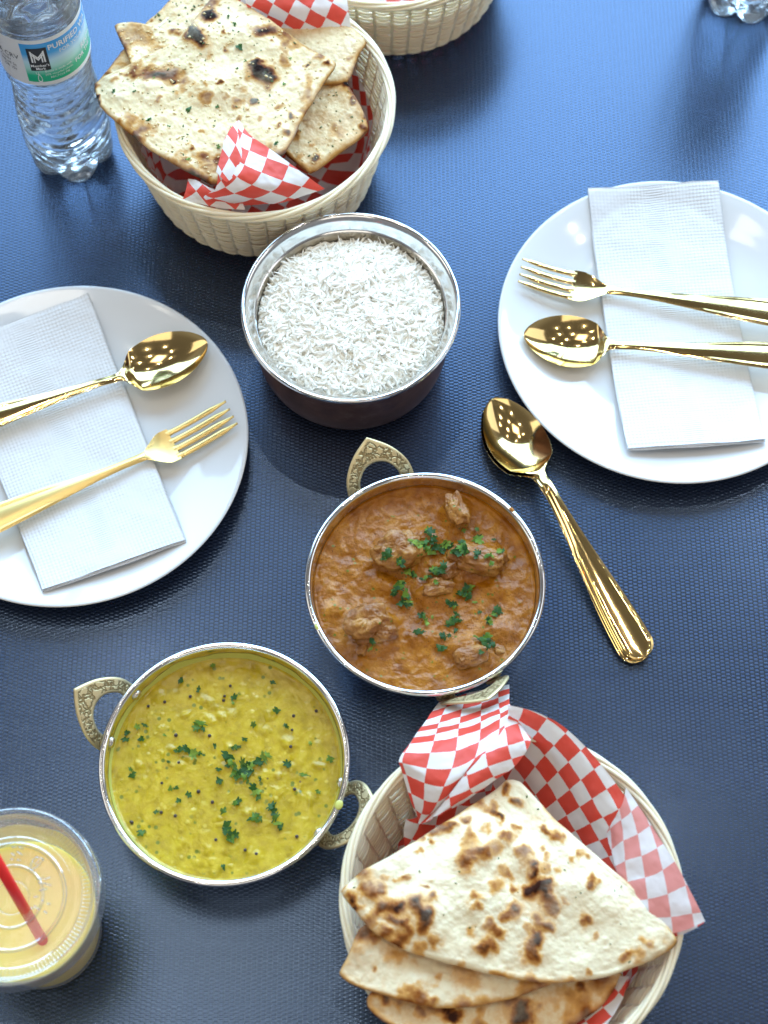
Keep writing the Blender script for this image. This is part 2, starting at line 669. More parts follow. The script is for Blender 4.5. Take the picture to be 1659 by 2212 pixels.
M['table'] = m_table()
M['steel'] = m_metal('polished_steel', (.80, .80, .80), .13)
M['steel_in'] = m_metal('worn_steel_inside', (.66, .62, .56), .28, 40, .7)
M['gold'] = m_metal('polished_gold', (.84, .63, .28), .10)
M['gold_matte'] = m_metal('brushed_gold', (.76, .56, .22), .30)
M['ceramic'] = m_simple('white_glazed_ceramic', (.72, .735, .75), .09, 0, None, Coat_Weight=.5, Coat_Roughness=.04)
M['napkin'] = m_napkin()
M['paper'] = m_paper()
M['naan'] = m_bread('plain_naan', (.83, .76, .54), (.64, .35, .10), (.31, .105, .020), (.040, .014, .009))
M['naan_garlic'] = m_bread('garlic_naan', (.80, .68, .42), (.54, .29, .08), (.19, .055, .012), (.016, .008, .007))
M['curry'] = m_curry()
M['meat'] = m_curry('sauce_coated_meat', (.13, .042, .008), (.27, .10, .018), (.46, .23, .05))
M['dal'] = m_dal()
M['leaf'] = m_leaf()
M['brass'] = m_brass()
M['pet'] = m_clear('clear_plastic', (.98, .99, 1), .10, 1.5, .03, 1.2)
M['lid'] = m_clear('clear_lid_plastic', (.98, .985, .99), .10, 1.5, .08, .6)
M['cup'] = m_clear('clear_cup_plastic', (.98, .985, .98), .14, 1.45, .08, .2)
M['water'] = m_water()
M['label'] = m_label()
M['ink_white'] = m_simple('white_label_ink', (.85, .87, .88), .4)
M['ink_black'] = m_simple('black_label_ink', (.015, .015, .02), .4)
M['ink_grey'] = m_simple('grey_label_ink', (.10, .11, .14), .5)
M['cap'] = m_simple('white_cap_plastic', (.80, .82, .85), .35)
M['weave'] = m_weave()
M['rice'] = m_rice()
M['copper'] = m_copper()
M['lassi'] = m_simple('mango_lassi', (.95, .70, .17), .25, 0, (30, .002, .4), Subsurface_Weight=.8, Subsurface_Radius=(.02, .014, .005), Subsurface_Scale=1.0)
M['film'] = m_clear('thin_mango_film', (.95, .9, .6), .62, 1.3, .2, .5)
M['film'].node_tree.nodes['Diffuse BSDF'].inputs[0].default_value = (.92, .86, .40, 1)
M['straw'] = m_simple('red_straw_plastic', (.92, .03, .03), .25, 0, None, Subsurface_Weight=.1)
M['herb'] = m_simple('dried_herb', (.07, .12, .03), .6)
M['garlic'] = m_simple('toasted_garlic_bits', (.72, .56, .28), .5)
M['seed'] = m_simple('mustard_seed', (.05, .03, .03), .4)
M['splash'] = m_simple('dal_splash', (.55, .55, .13), .3)

# ------------------------------------------------------------------ table


def bevel_box(x0, x1, y0, y1, z0, z1, b=.004, n=4):
    a = [(x1 - b, y1 - b, 0), (x0 + b, y1 - b, 90), (x0 + b, y0 + b, 180), (x1 - b, y0 + b, 270)]
    ring = []
    for cx, cy, d in a:
        for k in range(n + 1):
            t = R_(d + 90 * k / n)
            ring.append((cx, cy, math.cos(t), math.sin(t)))
    rows = []
    for z, off in [(z0, 0), (z1 - b, 0)] + [(z1 - b + b * math.sin(R_(90 * k / n)), b * (1 - math.cos(R_(90 * k / n)))) for k in range(1, n + 1)]:
        rows.append([(cx + c * (b - off), cy + s * (b - off), z) for cx, cy, c, s in ring])
    v = np.array(rows)
    m = len(ring)
    f = [tuple(x) for x in gridf(len(rows), m, cv=True, flip=True)]
    f.append(tuple(range((len(rows) - 1) * m, len(rows) * m)))
    f.append(tuple(range(m))[::-1])
    return v.reshape(-1, 3), f


tb = thing('table', 'large navy blue table with woven lozenge texture under all the dishes', 'table', (0, .6, 0))
v, f = bevel_box(-.75, .75, -.35, 1.75, -.03, 0)
o = part('table_top', v, f, M['table'], tb, smooth=False)
legm = m_simple('dark_leg_metal', (.03, .03, .035), .4, .8)
for sx, sy in ((-1, -1), (1, -1), (1, 1), (-1, 1)):
    cx, cy = sx * .65, .7 + sy * .95
    v, f = bevel_box(cx - .03, cx + .03, cy - .03, cy + .03, -.75, -.0302)
    part('leg', v, f, legm, tb, smooth=False)

# ------------------------------------------------------------------ plates
PLATE = [(0, .0055), (.03, .0054), (.060, .0056), (.078, .0066), (.092, .0095), (.105, .0140), (.118, .0188), (.1245, .0208), (.1262, .0213), (.1269, .0208), (.1267, .0198), (.1255, .0188), (.118, .0160), (.105, .0108), (.090, .0060), (.075, .0035), (.062, .0030), (.060, .0008), (.057, .0004), (.054, .0012), (.052, .0028), (.02, .0030), (0, .0030)]
_pp = np.array([(r, z) for r, z in PLATE[:9]])


def plate_z(x, y, c):
    r = np.hypot(x - c[0], y - c[1])
    return np.interp(r, _pp[:, 0], _pp[:, 1])


def plate(c, label, group):
    prof = resample(catmull(PLATE, 160), 150)
    v, f = lathe(prof, 160, (c[0], c[1], 0))
    o = part('dinner_plate', v, f, M['ceramic'], None, loc=(c[0], c[1], 0))
    tag(o, label, 'plate', group)
    return o


PL = (-.2231, .5453)
PR = (.2101, .6379)
plate(PL, 'round white plate under the shiny gold spoon and the matte gold fork', 'white dinner plates')
plate(PR, 'round white plate whose gold fork lies above its spoon, white napkin past its rim', 'white dinner plates')


def napkin(corners, c, label, seed):
    """corners: px of the four corners (top-left, top-right, bottom-right, bottom-left) at rim height"""
    K = np.array([P(x, y, h)[:2] for x, y, h in corners])
    n, m = 130, 70
    layers = []
    ctr = K.mean(0)
    root = thing('paper_napkin', label, 'napkin', (ctr[0], ctr[1], .012), 'folded white napkins')
    wid = np.linalg.norm(K[1] - K[0])
    ln = np.linalg.norm(K[3] - K[0])
    for L in range(4):
        a = np.linspace(0, 1, n)[:, None]
        b = np.linspace(0, 1, m)[None, :]
        off = (3 - L)
        # each lower layer peeks out by a fraction of a millimetre to a millimetre
        sh = np.array([(.0007, -.0012), (-.0005, -.0007), (.0004, -.0003), (0, 0)][L]) * (1 if L < 3 else 0)
        X = (1 - a) * ((1 - b) * K[0, 0] + b * K[1, 0]) + a * ((1 - b) * K[3, 0] + b * K[2, 0]) + sh[0]
        Y = (1 - a) * ((1 - b) * K[0, 1] + b * K[1, 1]) + a * ((1 - b) * K[3, 1] + b * K[2, 1]) + sh[1]
        q0 = np.stack([X, Y, 0 * X + L * .01], -1)
        X = X + .0006 * fbm(q0, 40, 2, seed + 5)
        Y = Y + .0006 * fbm(q0, 40, 2, seed + 6)
        base = plate_z(X, Y, c)
        # the stiff fold spans the well in a shallow sag
        sag = .0085 + .011 * (2 * np.abs(a - .5)) ** 2.2 + 0 * b
        Z = np.maximum(base + .0010, sag) + .0007 * L
        pn = np.stack([X, Y, 0 * X + L], -1)
        Z = Z + .0016 * fbm(pn, 30, 3, seed) * (1 if L == 3 else .5) * np.clip(L, .4, 3) / 3
        # soft rolled edge
        ed = np.minimum(np.minimum(b, 1 - b) * wid, np.minimum(a, 1 - a) * ln)
        Z = Z - .0007 * np.exp(-ed / .0009)
        uv = np.stack([(b - .5) * wid + 0 * a, (a - .5) * ln + 0 * b], -1).reshape(-1, 2)
        v = np.stack([X, Y, Z], -1).reshape(-1, 3)
        vb = v - np.array([0, 0, .00055])
        V = np.vstack([v, vb])
        N = n * m
        f = [tuple(q) for q in gridf(n, m, flip=True)] + [tuple(q) for q in gridf(n, m, off=N)]
        bd = list(range(0, m)) + [i * m + m - 1 for i in range(1, n)] + [(n - 1) * m + j for j in range(m - 2, -1, -1)] + [i * m for i in range(n - 2, 0, -1)]
        for i in range(len(bd)):
            p, q = bd[i], bd[(i + 1) % len(bd)]
            f.append((p, q, q + N, p + N))
        ff = np.array(f)[:, ::-1]
        part('ply', V, ff, M['napkin'], root, uv=np.vstack([uv, uv]))
    return root


napkin([(-112, 748, .02), (190, 634, .021), (400, 1166, .02), (94, 1277, .018)], PL, 'folded white napkin beneath the shiny spoon and matte fork', 3)
napkin([(1270, 407, .024), (1552, 388, .025), (1652, 953, .018), (1356, 972, .018)], PR, 'folded white napkin sticking out beyond the plate rim towards the far end', 11)

# ------------------------------------------------------------------ cutlery


def cutlery_frame(A, B):
    A, B = np.array(A), np.array(B)
    ex = (B - A) / np.linalg.norm(B - A)
    ey = np.cross([0, 0, 1], ex)
    ey /= np.linalg.norm(ey)
    ez = np.cross(ex, ey)
    return A, ex, ey, ez


def handle_w(s, L, neck):
    # s: distance from the tip; neck: where bowl or fork root ends
    t = np.clip((s - neck) / (L - neck), 0, 1)
    w = .0030 + .0004 * np.exp(-t * 12) + .0086 * smooth01(t, .10, .95) ** .9
    end = np.clip((L - s) / .0125, 0, 1)
    return w * np.sqrt(1 - (1 - end) ** 2.2)


def cross_rib(b, w):
    """raised border and centre ridge of the handle, b in -1..1"""
    a = np.abs(b)
    return .0010 * (1 - a ** 2) + .0005 * np.exp(-((a - .82) / .10) ** 2) * smooth01(w, .005, .009)


def blade(name, A, B, L, zf, wf, topf, mat, root, n=220, m=41, thick=.0016, s0=0.0, s1=None):
    O, ex, ey, ez = cutlery_frame(A, B)
    s = s0 + ((s1 or L) - s0) * (1 - np.cos(np.linspace(0, PI, n))) / 2
    s = .5 * s + .5 * np.linspace(s0, s1 or L, n)
    b = np.sin(np.linspace(-PI / 2, PI / 2, m))
    Sg, Bg = np.meshgrid(s, b, indexing='ij')
    w = wf(Sg)
    y = Bg * w
    zt = zf(Sg) + topf(Sg, Bg, w)
    th = thick * (1 - Bg ** 6 * .75)
    zb = zf(Sg) + np.minimum(topf(Sg, Bg * .98, w), topf(Sg, Bg, w)) - th
    top = O + Sg[..., None] * ex + y[..., None] * ey + zt[..., None] * ez
    bot = O + Sg[..., None] * ex + y[..., None] * ey + zb[..., None] * ez
    V = np.vstack([top.reshape(-1, 3), bot.reshape(-1, 3)])
    N = n * m
    f = [gridf(n, m, flip=False), gridf(n, m, off=N, flip=True)]
    i = np.arange(n - 1)
    f.append(np.stack([i * m, i * m + N, (i + 1) * m + N, (i + 1) * m], -1))
    f.append(np.stack([i * m + m - 1, (i + 1) * m + m - 1, (i + 1) * m + m - 1 + N, i * m + m - 1 + N], -1))
    j = np.arange(m - 1)
    f.append(np.stack([j, j + 1, j + 1 + N, j + N], -1))
    e_ = (n - 1) * m
    f.append(np.stack([e_ + j, e_ + j + N, e_ + j + 1 + N, e_ + j + 1], -1))
    return part(name, V, np.vstack(f), mat, root)


def spoon(A, B, label, mat, group, bl=.066, bw=.0222, zs=(.020, .0168, .0165, .0185, .0215, .0235)):
    A, B = np.array([A[0], A[1], 0]), np.array([B[0], B[1], 0])
    L = float(np.linalg.norm(B - A))
    root = thing('spoon', label, 'spoon', tuple((np.array(A) + B) / 2), group)

    def wf(s):
        t = np.clip(s / bl, 0, 1)
        # egg: broader near the root
        e = bw * np.clip(1 - ((t - .53) / .53) ** 2, 0, 1) ** .60 * (1 + .10 * (t - .5))
        e = np.where(t > .53, bw * np.sqrt(np.clip(1 - ((t - .53) / .50) ** 2, 0, 1)), e)
        h = handle_w(s, L, bl)
        k = smooth01(s, bl - .012, bl + .004)
        return np.maximum(np.maximum(e * (1 - k) + h * k, .0001), np.where(s > bl - .008, np.minimum(h, 1), 0))

    zk = catmull(np.array([(0, zs[0]), (bl * .5, zs[1]), (bl, zs[2]), (bl + .022, zs[3]), (bl + (L - bl) * .6, zs[4]), (L, zs[5])]), 200)

    def zf(s):
        return np.interp(s, zk[:, 0], zk[:, 1])

    def topf(s, b, w):
        t = np.clip(s / bl, 0, 1)
        k = 1 - smooth01(s, bl - .010, bl + .002)
        prof = np.clip(1 - ((t - .50) / .52) ** 2, 0, 1)
        bowl = -.0092 * prof * (1 - b ** 2) * k
        return bowl + (1 - k) * cross_rib(b, w)

    blade('bowl', A, B, L, zf, wf, topf, mat, root, n=120, m=45, s0=.0002, s1=bl)
    blade('handle', A, B, L, zf, wf, topf, mat, root, n=160, m=33, s0=bl, s1=L - .0001, thick=.0020)
    return root


def fork(A, B, label, mat, group, hl=.070, tl=.046, bw=.0128, zs=(.0245, .0165, .0150, .0182, .0215, .0235)):
    A, B = np.array([A[0], A[1], 0]), np.array([B[0], B[1], 0])
    L = float(np.linalg.norm(B - A))
    root = thing('fork', label, 'fork', tuple((np.array(A) + B) / 2), group)

    zk = catmull(np.array([(0, zs[0]), (tl * .7, zs[1]), (hl - .016, zs[2]), (hl + .012, zs[3]), (hl + (L - hl) * .6, zs[4]), (L, zs[5])]), 200)

    def zf(s):
        return np.interp(s, zk[:, 0], zk[:, 1])

    def wf(s):
        t = np.clip(s / hl, 0, 1)
        e = bw * (1 - .04 * np.cos(t * 3)) * (1 - smooth01(s, tl + .006, hl + .010) ** .8) + 0
        h = handle_w(s, L, hl)
        return np.maximum(e, h)

    def topf(s, b, w):
        k = smooth01(s, hl - .012, hl + .006)
        return (1 - k) * (.0012 * b ** 2) + k * cross_rib(b, w)

    blade('head', A, B, L, zf, wf, topf, mat, root, n=60, m=31, s0=tl, s1=hl)
    blade('handle', A, B, L, zf, wf, topf, mat, root, n=160, m=33, s0=hl, s1=L - .0001, thick=.0020)
    O, ex, ey, ez = cutlery_frame(A, B)
    for k in range(4):
        c = (k - 1.5) * (2 * bw / 4) * 1.04
        n, m = 40, 10
        s = np.linspace(.0002, tl + .002, n)
        w = .00225 * np.clip(s / .012, .22, 1) ** .55
        w = np.where(s > tl - .004, w + .0006 * smooth01(s, tl - .004, tl + .002), w)
        cc = c * (1 - .02 * (1 - s / tl))
        ph = np.linspace(0, 2 * PI, m, endpoint=False)
        yy = cc[:, None] + w[:, None] * np.cos(ph)[None]
        zz = zf(s)[:, None] + .0012 * (c / bw) ** 2 - .0007 + .0009 * np.sin(ph)[None] * np.clip(s / .01, .4, 1)[:, None]
        V = O + s[:, None, None] * ex + yy[..., None] * ey + zz[..., None] * ez
        f = [tuple(q) for q in gridf(n, m, cv=True, flip=False)] + [tuple(range(m))[::-1]]
        part('tine', V.reshape(-1, 3), f, mat, root)
    return root


def along(pa, pb, ha, hb, L):
    a, b = P(*pa, ha), P(*pb, hb)
    d = (b - a) / np.linalg.norm(b - a)
    return a, a + d * L


# serving spoons on the table: one nested in the other
SZ = (.0150, .0135, .0190, .0215, .0120, .0070)
sa, sb = P(1064, 860, SZ[0]), P(1393, 1420, SZ[5])
spoon(sa, sb, 'polished gold serving spoon on top of its twin on the bare table', M['gold'], 'gold serving spoons', bl=.0690, bw=.0212, zs=SZ)
dq = np.array([-.0013, -.0012, 0])
spoon(sa + dq, sb + dq + np.array([-.0006, -.0008, 0]), 'polished gold serving spoon nested beneath its twin, only its edge showing', M['gold'], 'gold serving spoons', bl=.0690, bw=.0212, zs=tuple(z - .0028 for z in SZ))
spoon(P(448, 738, .0285), P(-165, 948, .0235), 'shiny gold spoon lying across the napkin beside the matte fork', M['gold'], 'gold spoons on the plates', bl=.0665, bw=.0215, zs=(.0285, .0240, .0205, .0215, .0220, .0235))
fork(P(501, 890, .0245), P(-100, 1160, .0235), 'matte brushed gold fork lying beside a shiny spoon', M['gold_matte'], 'gold forks', hl=.068)
spoon(P(1131, 722, .020), P(1745, 774, .0235), 'shiny gold spoon lying just below the polished gold fork', M['gold'], 'gold spoons on the plates', bl=.0640, bw=.0215)
fork(P(1123, 583, .0245), P(1735, 686, .0235), 'polished mirror gold fork lying above a gold spoon', M['gold'], 'gold forks', hl=.068, tl=.040)

# ------------------------------------------------------------------ metal bowls


def karahi(c, ang, label, rivets=True, tilts=(46, 46)):
    root = thing('karahi_bowl', label, 'serving bowl', (c[0], c[1], 0), 'steel serving bowls with brass handles')
    Rr = .0797
    out = [(0, .0), (.040, .0), (.050, .0022), (.060, .010), (.068, .022), (.0735, .036), (.0758, .047), (.0766, .0508), (.0783, .0528), (.0796, .0545), (.0797, .0560), (.0789, .0573), (.0774, .0576), (.0758, .0566), (.0752, .0545), (.0745, .0470), (.0722, .036), (.0665, .0225), (.0585, .0112), (.049, .004), (.04, .0015), (0, .0015)]
    prof = resample(catmull(out, 300), 130)
    v, f = lathe(prof, 128, (c[0], c[1], 0))
    i0 = 72
    mi = (f[:, 0] % 130 > 0)
    # two parts: outside with rim, inside wall
    k = int(np.argmax(prof[:, 1])) + 6
    cols = f[:, 0] % 130
    bo = part('bowl', v, f, None, root, mats=[M['steel'], M['steel_in']], mi=(cols > k).astype(int))
    for s in (0, 1):
        a = ang[s]
        er = np.array([math.cos(a), math.sin(a), 0])
        et = np.array([-math.sin(a), math.cos(a), 0])
        tilt = R_(tilts[s])
        up = er * math.cos(tilt) + np.array([0, 0, 1]) * math.sin(tilt)
        nrm = np.cross(et, up)
        base = np.array([c[0], c[1], .039]) + er * .0765
        # pointed arch outline in (t, u)
        outer = [(-.0225, -.002), (-.0240, .008), (-.0215, .020), (-.0130, .0320), (0, .0420), (.0130, .0320), (.0215, .020), (.0240, .008), (.0225, -.002)]
        inner = [(-.0105, -.002), (-.0140, .0065), (-.0135, .0140), (-.0080, .0215), (0, .0240), (.0080, .0215), (.0135, .0140), (.0140, .0065), (.0105, -.002)]
        n = 61
        O_ = np.vstack([catmull(outer[:5], 31), catmull(outer[4:], 31)[1:]])
        I_ = catmull(inner, n)
        m = 13
        th = .0021
        q = np.linspace(0, 1, m)
        G = I_[:, None] * (1 - q)[None, :, None] + O_[:, None] * q[None, :, None]
        rnd = -.0006 * (np.abs(2 * q - 1) ** 8)
        # the handle bows outwards a little and widens into lugs at its feet
        bow = .0025 * np.sin(np.clip(G[..., 1] / .039, 0, 1) * PI)
        T = base + G[..., 0:1] * et + G[..., 1:2] * up + (th / 2 + rnd - bow)[..., None] * nrm
        Bt = base + G[..., 0:1] * et + G[..., 1:2] * up + (-th / 2 - rnd - bow)[..., None] * nrm
        V = np.vstack([T.reshape(-1, 3), Bt.reshape(-1, 3)])
        N = n * m
        i = np.arange(n - 1)
        ff = [gridf(n, m), gridf(n, m, off=N, flip=True), np.stack([i * m, i * m + N, (i + 1) * m + N, (i + 1) * m], -1),
              np.stack([i * m + m - 1, (i + 1) * m + m - 1, (i + 1) * m + m - 1 + N, i * m + m - 1 + N], -1)]
        j = np.arange(m - 1)
        ff.append(np.stack([j, j + 1, j + 1 + N, j + N], -1))
        e_ = (n - 1) * m
        ff.append(np.stack([e_ + j, e_ + j + N, e_ + j + 1 + N, e_ + j + 1], -1))
        u = np.tile(q, (n, 1))
        uv = np.stack([u, np.tile(np.linspace(0, 1, n)[:, None], (1, m))], -1).reshape(-1, 2)
        h = part('handle', V, np.vstack(ff), M['brass'], root, uv=np.vstack([uv, uv]))
        # lugs pressed against the wall and the rivets inside
        for sg in (-1, 1):
            a2 = a + sg * .235
            e2 = np.array([math.cos(a2), math.sin(a2), 0])
            p0 = np.array([c[0], c[1], .0]) + e2 * .0738 + np.array([0, 0, .0385])
            pr = [(0, .0016), (.0022, .0014), (.0033, .0007), (.0038, -.0003), (.0038, -.0008)]
            v2, f2 = lathe(catmull(pr, 14)[::-1], 20)
            ax = -e2
            t2 = np.array([-e2[1], e2[0], 0])
            zz = np.cross(ax, t2)
            w_ = p0 * 1.0 + (-e2) * .0008
            pr_in = np.array([c[0], c[1], .0]) + e2 * .0741 + np.array([0, 0, .0497])
            vv = pr_in + v2[:, :1] * t2 + v2[:, 1:2] * zz + v2[:, 2:] * ax
            if rivets:
                part('rivet', vv, f2, M['steel_in'], root)
            lug = [(0, .0026), (.0045, .0022), (.0062, .0008), (.0064, -.0010)]
            v3, f3 = lathe(catmull(lug, 12)[::-1], 20)
            pl = np.array([c[0], c[1], .0]) + e2 * .0742 + np.array([0, 0, .036])
            vv = pl + v3[:, :1] * (-t2) + v3[:, 1:2] * zz + v3[:, 2:] * e2
            part('lug', vv, f3, M['brass'], h, uv=np.full((len(vv), 2), .5))
    return root


CU = np.array([.0271, .4234])
DA = np.array([-.1010, .3011])


def bearing(c, px, py, h):
    q = P(px, py, h)[:2] - c
    return math.atan2(q[1], q[0])


karahi(CU, (bearing(CU, 803, 985, .055), bearing(CU, 1035, 1500, .055)), 'round steel bowl holding brown meat curry, brass handles at its far left and near right', rivets=False, tilts=(40, 62))
karahi(DA, (bearing(DA, 205, 1520, .055), bearing(DA, 762, 1762, .055)), 'round steel bowl holding yellow dal, left brass handle a pointed arch')


def blobfield(X, Y, pts):
    Z = np.zeros_like(X)
    for (x, y, rx, ry, a, h) in pts:
        dx, dy = X - x, Y - y
        u = (dx * math.cos(a) + dy * math.sin(a)) / rx
        w = (-dx * math.sin(a) + dy * math.cos(a)) / ry
        Z = np.maximum(Z, h * 1.1 * np.clip(1 - (u * u + w * w) / 2.0, 0, 1) ** 2.2)
    return Z


def liquid(name, label, cat, c, z0, R0, mat, amp, fine, pts, seed, nr=150, nt=420):
    r = R0 * np.linspace(0, 1, nr) ** .85
    t = np.linspace(0, 2 * PI, nt, endpoint=False)
    Rg, T = np.meshgrid(r, t, indexing='ij')
    X, Y = c[0] + Rg * np.cos(T), c[1] + Rg * np.sin(T)
    p = np.stack([X, Y, 0 * X], -1)
    wx, wy = .004 * fbm(p, 60, 2, seed + 20), .004 * fbm(p, 60, 2, seed + 24)
    p2 = p + np.stack([wx, wy, 0 * wx], -1)
    edge = 1 - smooth01(Rg, R0 * .90, R0)
    Z = z0 + amp * (fbm(p2, 55, 4, seed) * .6 + .9 * (.3 - np.abs(fbm(p2, 85, 3, seed + 60)))) * (.2 + .8 * edge) + fine * fbm(p2, 260, 3, seed + 5)
    bl = blobfield(X, Y, pts)
    Z = Z + bl * (1 + .45 * fbm(p2, 110, 4, seed + 9))
    Z = Z + .0012 * smooth01(Rg, R0 * .965, R0)
    root = thing(name, label, cat, (c[0], c[1], z0))
    part('gravy' if name == 'meat_curry' else 'lentils', np.stack([X, Y, Z], -1).reshape(-1, 3), gridf(nr, nt, cv=True), mat, root)

    def hz(x, y):
        q = np.array([[x, y, 0.0]])
        w = .004 * fbm(q, 60, 2, seed + 20)
        q2 = q + np.array([[w[0], w[0], 0]])
        b_ = blobfield(np.array([x]), np.array([y]), pts)
        return float(z0 + amp * .4 + b_[0] * 1.05)
    return root, hz


def cpx(cx, cy):
    return 628.4 + cx * .3598, 911.2 + cy * .3598


def dpx(cx, cy):  # crop of the dal bowl
    return (180 + cx / 1.885) * .7855, (1720 + cy / 1.885) * .7855


ZC = .0432
pts = []
for (x, y, rx, ry, a, h) in [(650, 800, 150, 110, .3, .010), (1080, 840, 190, 120, -.2, .011), (985, 560, 85, 110, .4, .008), (500, 1230, 170, 140, .5, .010), (860, 1040, 130, 90, .2, .006), (1080, 1380, 150, 90, .3, .006),
                             (1230, 1250, 120, 90, 0, .004), (260, 1120, 70, 60, 0, .003), (830, 700, 120, 80, 0, .006), (1230, 1000, 120, 60, .2, .003), (600, 1000, 140, 60, .6, .005), (760, 1300, 120, 70, 0, .004)]:
    q = P(*cpx(x, y), ZC)
    pts.append((q[0], q[1], rx / 9400 * 1.05, ry / 9400 * 1.05, -a, h))
curry, hzc = liquid('meat_curry', 'brown meat curry with chunks and chopped coriander filling the steel bowl', 'curry', CU, ZC, .0745, M['curry'], .0024, .0006, pts, 31)


CHV = []


def chunk(c, rad, seed, mat, root, rot, stretch, hz, sink=.35):
    n1, n2 = 44, 60
    a = np.linspace(0, PI, n1)
    b = np.linspace(0, 2 * PI, n2, endpoint=False)
    A, B_ = np.meshgrid(a, b, indexing='ij')
    d = np.stack([np.sin(A) * np.cos(B_), np.sin(A) * np.sin(B_), np.cos(A)], -1)
    # squarish lump
    d2 = np.sign(d) * np.abs(d) ** .75
    rr = 1 + .42 * fbm(d2, 1.6, 2, seed) - .22 * np.abs(fbm(d2, 4.2, 3, seed + 4)) + .05 * fbm(d2, 14, 2, seed + 6)
    v = d2 * rr[..., None] * np.array(stretch) * rad
    cs, sn = math.cos(rot), math.sin(rot)
    v = np.stack([v[..., 0] * cs - v[..., 1] * sn, v[..., 0] * sn + v[..., 1] * cs, v[..., 2]], -1)
    v += np.array([c[0], c[1], hz - rad * stretch[2] * (sink - .28)])
    CHV.append(v.reshape(-1, 3))
    return part('meat_chunk', v.reshape(-1, 3), gridf(n1, n2, cv=True, flip=True), mat, root)


for k, (x, y, r, rot, st, sk) in enumerate([(640, 800, 125, .3, (1.3, .9, .6), .75), (1120, 850, 125, -.2, (1.4, .8, .6), .75), (990, 560, 88, .5, (.8, 1.3, .6), .6), (460, 1230, 120, .6, (1.2, .9, .7), .6), (430, 1360, 46, 1.3, (1.2, .7, .7), .3), (560, 1290, 75, .2, (1.2, .8, .6), .7),
                                            (880, 1010, 75, .2, (1.3, .7, .6), .7), (1080, 1420, 80, .3, (1.3, .8, .5), .7), (960, 900, 70, .8, (1.2, .7, .6), .7), (1240, 1370, 50, 0, (1, .8, .6), .7)]):
    q = P(*cpx(x, y), ZC)
    chunk(q, r / 9400, 50 + k, M['meat'], curry, rot, st, hzc(q[0], q[1]), sk)


def leaf_piece(q, size, rot, seed, root, zz, tilt=None):
    """a torn scrap of coriander leaf: a lobed, curled little blade"""
    g = random.Random(seed)
    n = 26
    nl = g.choice([3, 4, 5, 6])
    ph = g.random() * 6
    el = g.uniform(.35, .85)
    t = np.linspace(0, 2 * PI, n, endpoint=False)
    r = size * (.42 + .62 * np.abs(np.sin(nl * t / 2 + ph)) ** .7 + .14 * np.sin(7 * t + ph))
    x, y = r * np.cos(t), el * r * np.sin(t)
    V = [(0, 0, 0)]
    for k in (.5, 1.0):
        for i in range(n):
            V.append((x[i] * k, y[i] * k, 0))
    V = np.array(V)
    curl = g.uniform(.25, .9) / size
    V[:, 2] = curl * .35 * V[:, 1] ** 2 * g.choice([1, -1, 1]) + .18 * size * np.sin(V[:, 0] / size * 2.6 + ph)
    tl = g.uniform(-.5, .5) if tilt is None else tilt
    c_, s_ = math.cos(tl), math.sin(tl)
    V = np.stack([V[:, 0] * c_ - V[:, 2] * s_, V[:, 1], V[:, 0] * s_ + V[:, 2] * c_], -1)
    c_, s_ = math.cos(rot), math.sin(rot)
    V = np.stack([V[:, 0] * c_ - V[:, 1] * s_, V[:, 0] * s_ + V[:, 1] * c_, V[:, 2]], -1)
    V += np.array([q[0], q[1], zz - V[:, 2].min() * .6 + .0004])
    fs = []
    for i in range(n):
        j = (i + 1) % n
        fs += [(0, 1 + i, 1 + j), (1 + i, 1 + n + i, 1 + n + j, 1 + j)]
    o = part('coriander_leaf', V, fs, M['leaf'], root, loc=(q[0], q[1], zz), smooth=False)
    md = o.modifiers.new('thick', 'SOLIDIFY')
    md.thickness = .00025
    return o


cor_c = [(835, 670, 34), (850, 720, 30), (810, 735, 28), (880, 745, 30), (840, 770, 32), (800, 765, 26), (930, 730, 34), (960, 745, 26), (905, 760, 24), (745, 760, 30), (770, 780, 26), (720, 745, 18),
         (1020, 790, 36), (1000, 820, 34), (1045, 810, 32), (985, 800, 26), (1020, 750, 24), (1120, 700, 38), (1135, 730, 26), (1118, 632, 18), (1040, 640, 16), (575, 835, 34), (560, 860, 22), (590, 812, 20),
         (665, 880, 34), (700, 895, 30), (740, 905, 26), (650, 865, 26), (850, 885, 34), (880, 900, 34), (915, 880, 30), (905, 915, 26), (830, 920, 24), (785, 935, 18), (1110, 830, 26), (1105, 860, 20), (1168, 850, 22), (1205, 850, 14), (1200, 885, 18),
         (640, 1000, 40), (665, 960, 30), (690, 1030, 34), (620, 1025, 30), (680, 1075, 38), (705, 1070, 30), (720, 1085, 20), (1050, 990, 36), (1080, 985, 30), (1035, 1020, 28), (1070, 1040, 30), (1105, 1070, 18), (870, 980, 18), (1265, 795, 26), (1220, 695, 16),
         (960, 1088, 24), (985, 1085, 22), (940, 1080, 18), (800, 1155, 30), (815, 1185, 22), (850, 1160, 14), (1235, 1115, 34), (1228, 1150, 22), (1135, 1130, 16), (995, 1140, 24), (960, 1190, 28), (985, 1180, 24), (1010, 1180, 22), (945, 1210, 20), (990, 1240, 20), (1185, 1190, 28), (1200, 1205, 20),
         (778, 1265, 32), (765, 1250, 18), (912, 1270, 24), (925, 1290, 18), (950, 1275, 18), (898, 1345, 28), (1175, 1290, 38), (1160, 1310, 30), (1195, 1320, 32), (1110, 1285, 20), (1135, 1300, 18), (1170, 1350, 30), (1140, 1395, 20), (490, 1330, 24), (480, 1355, 18)]
CHA = np.vstack(CHV)
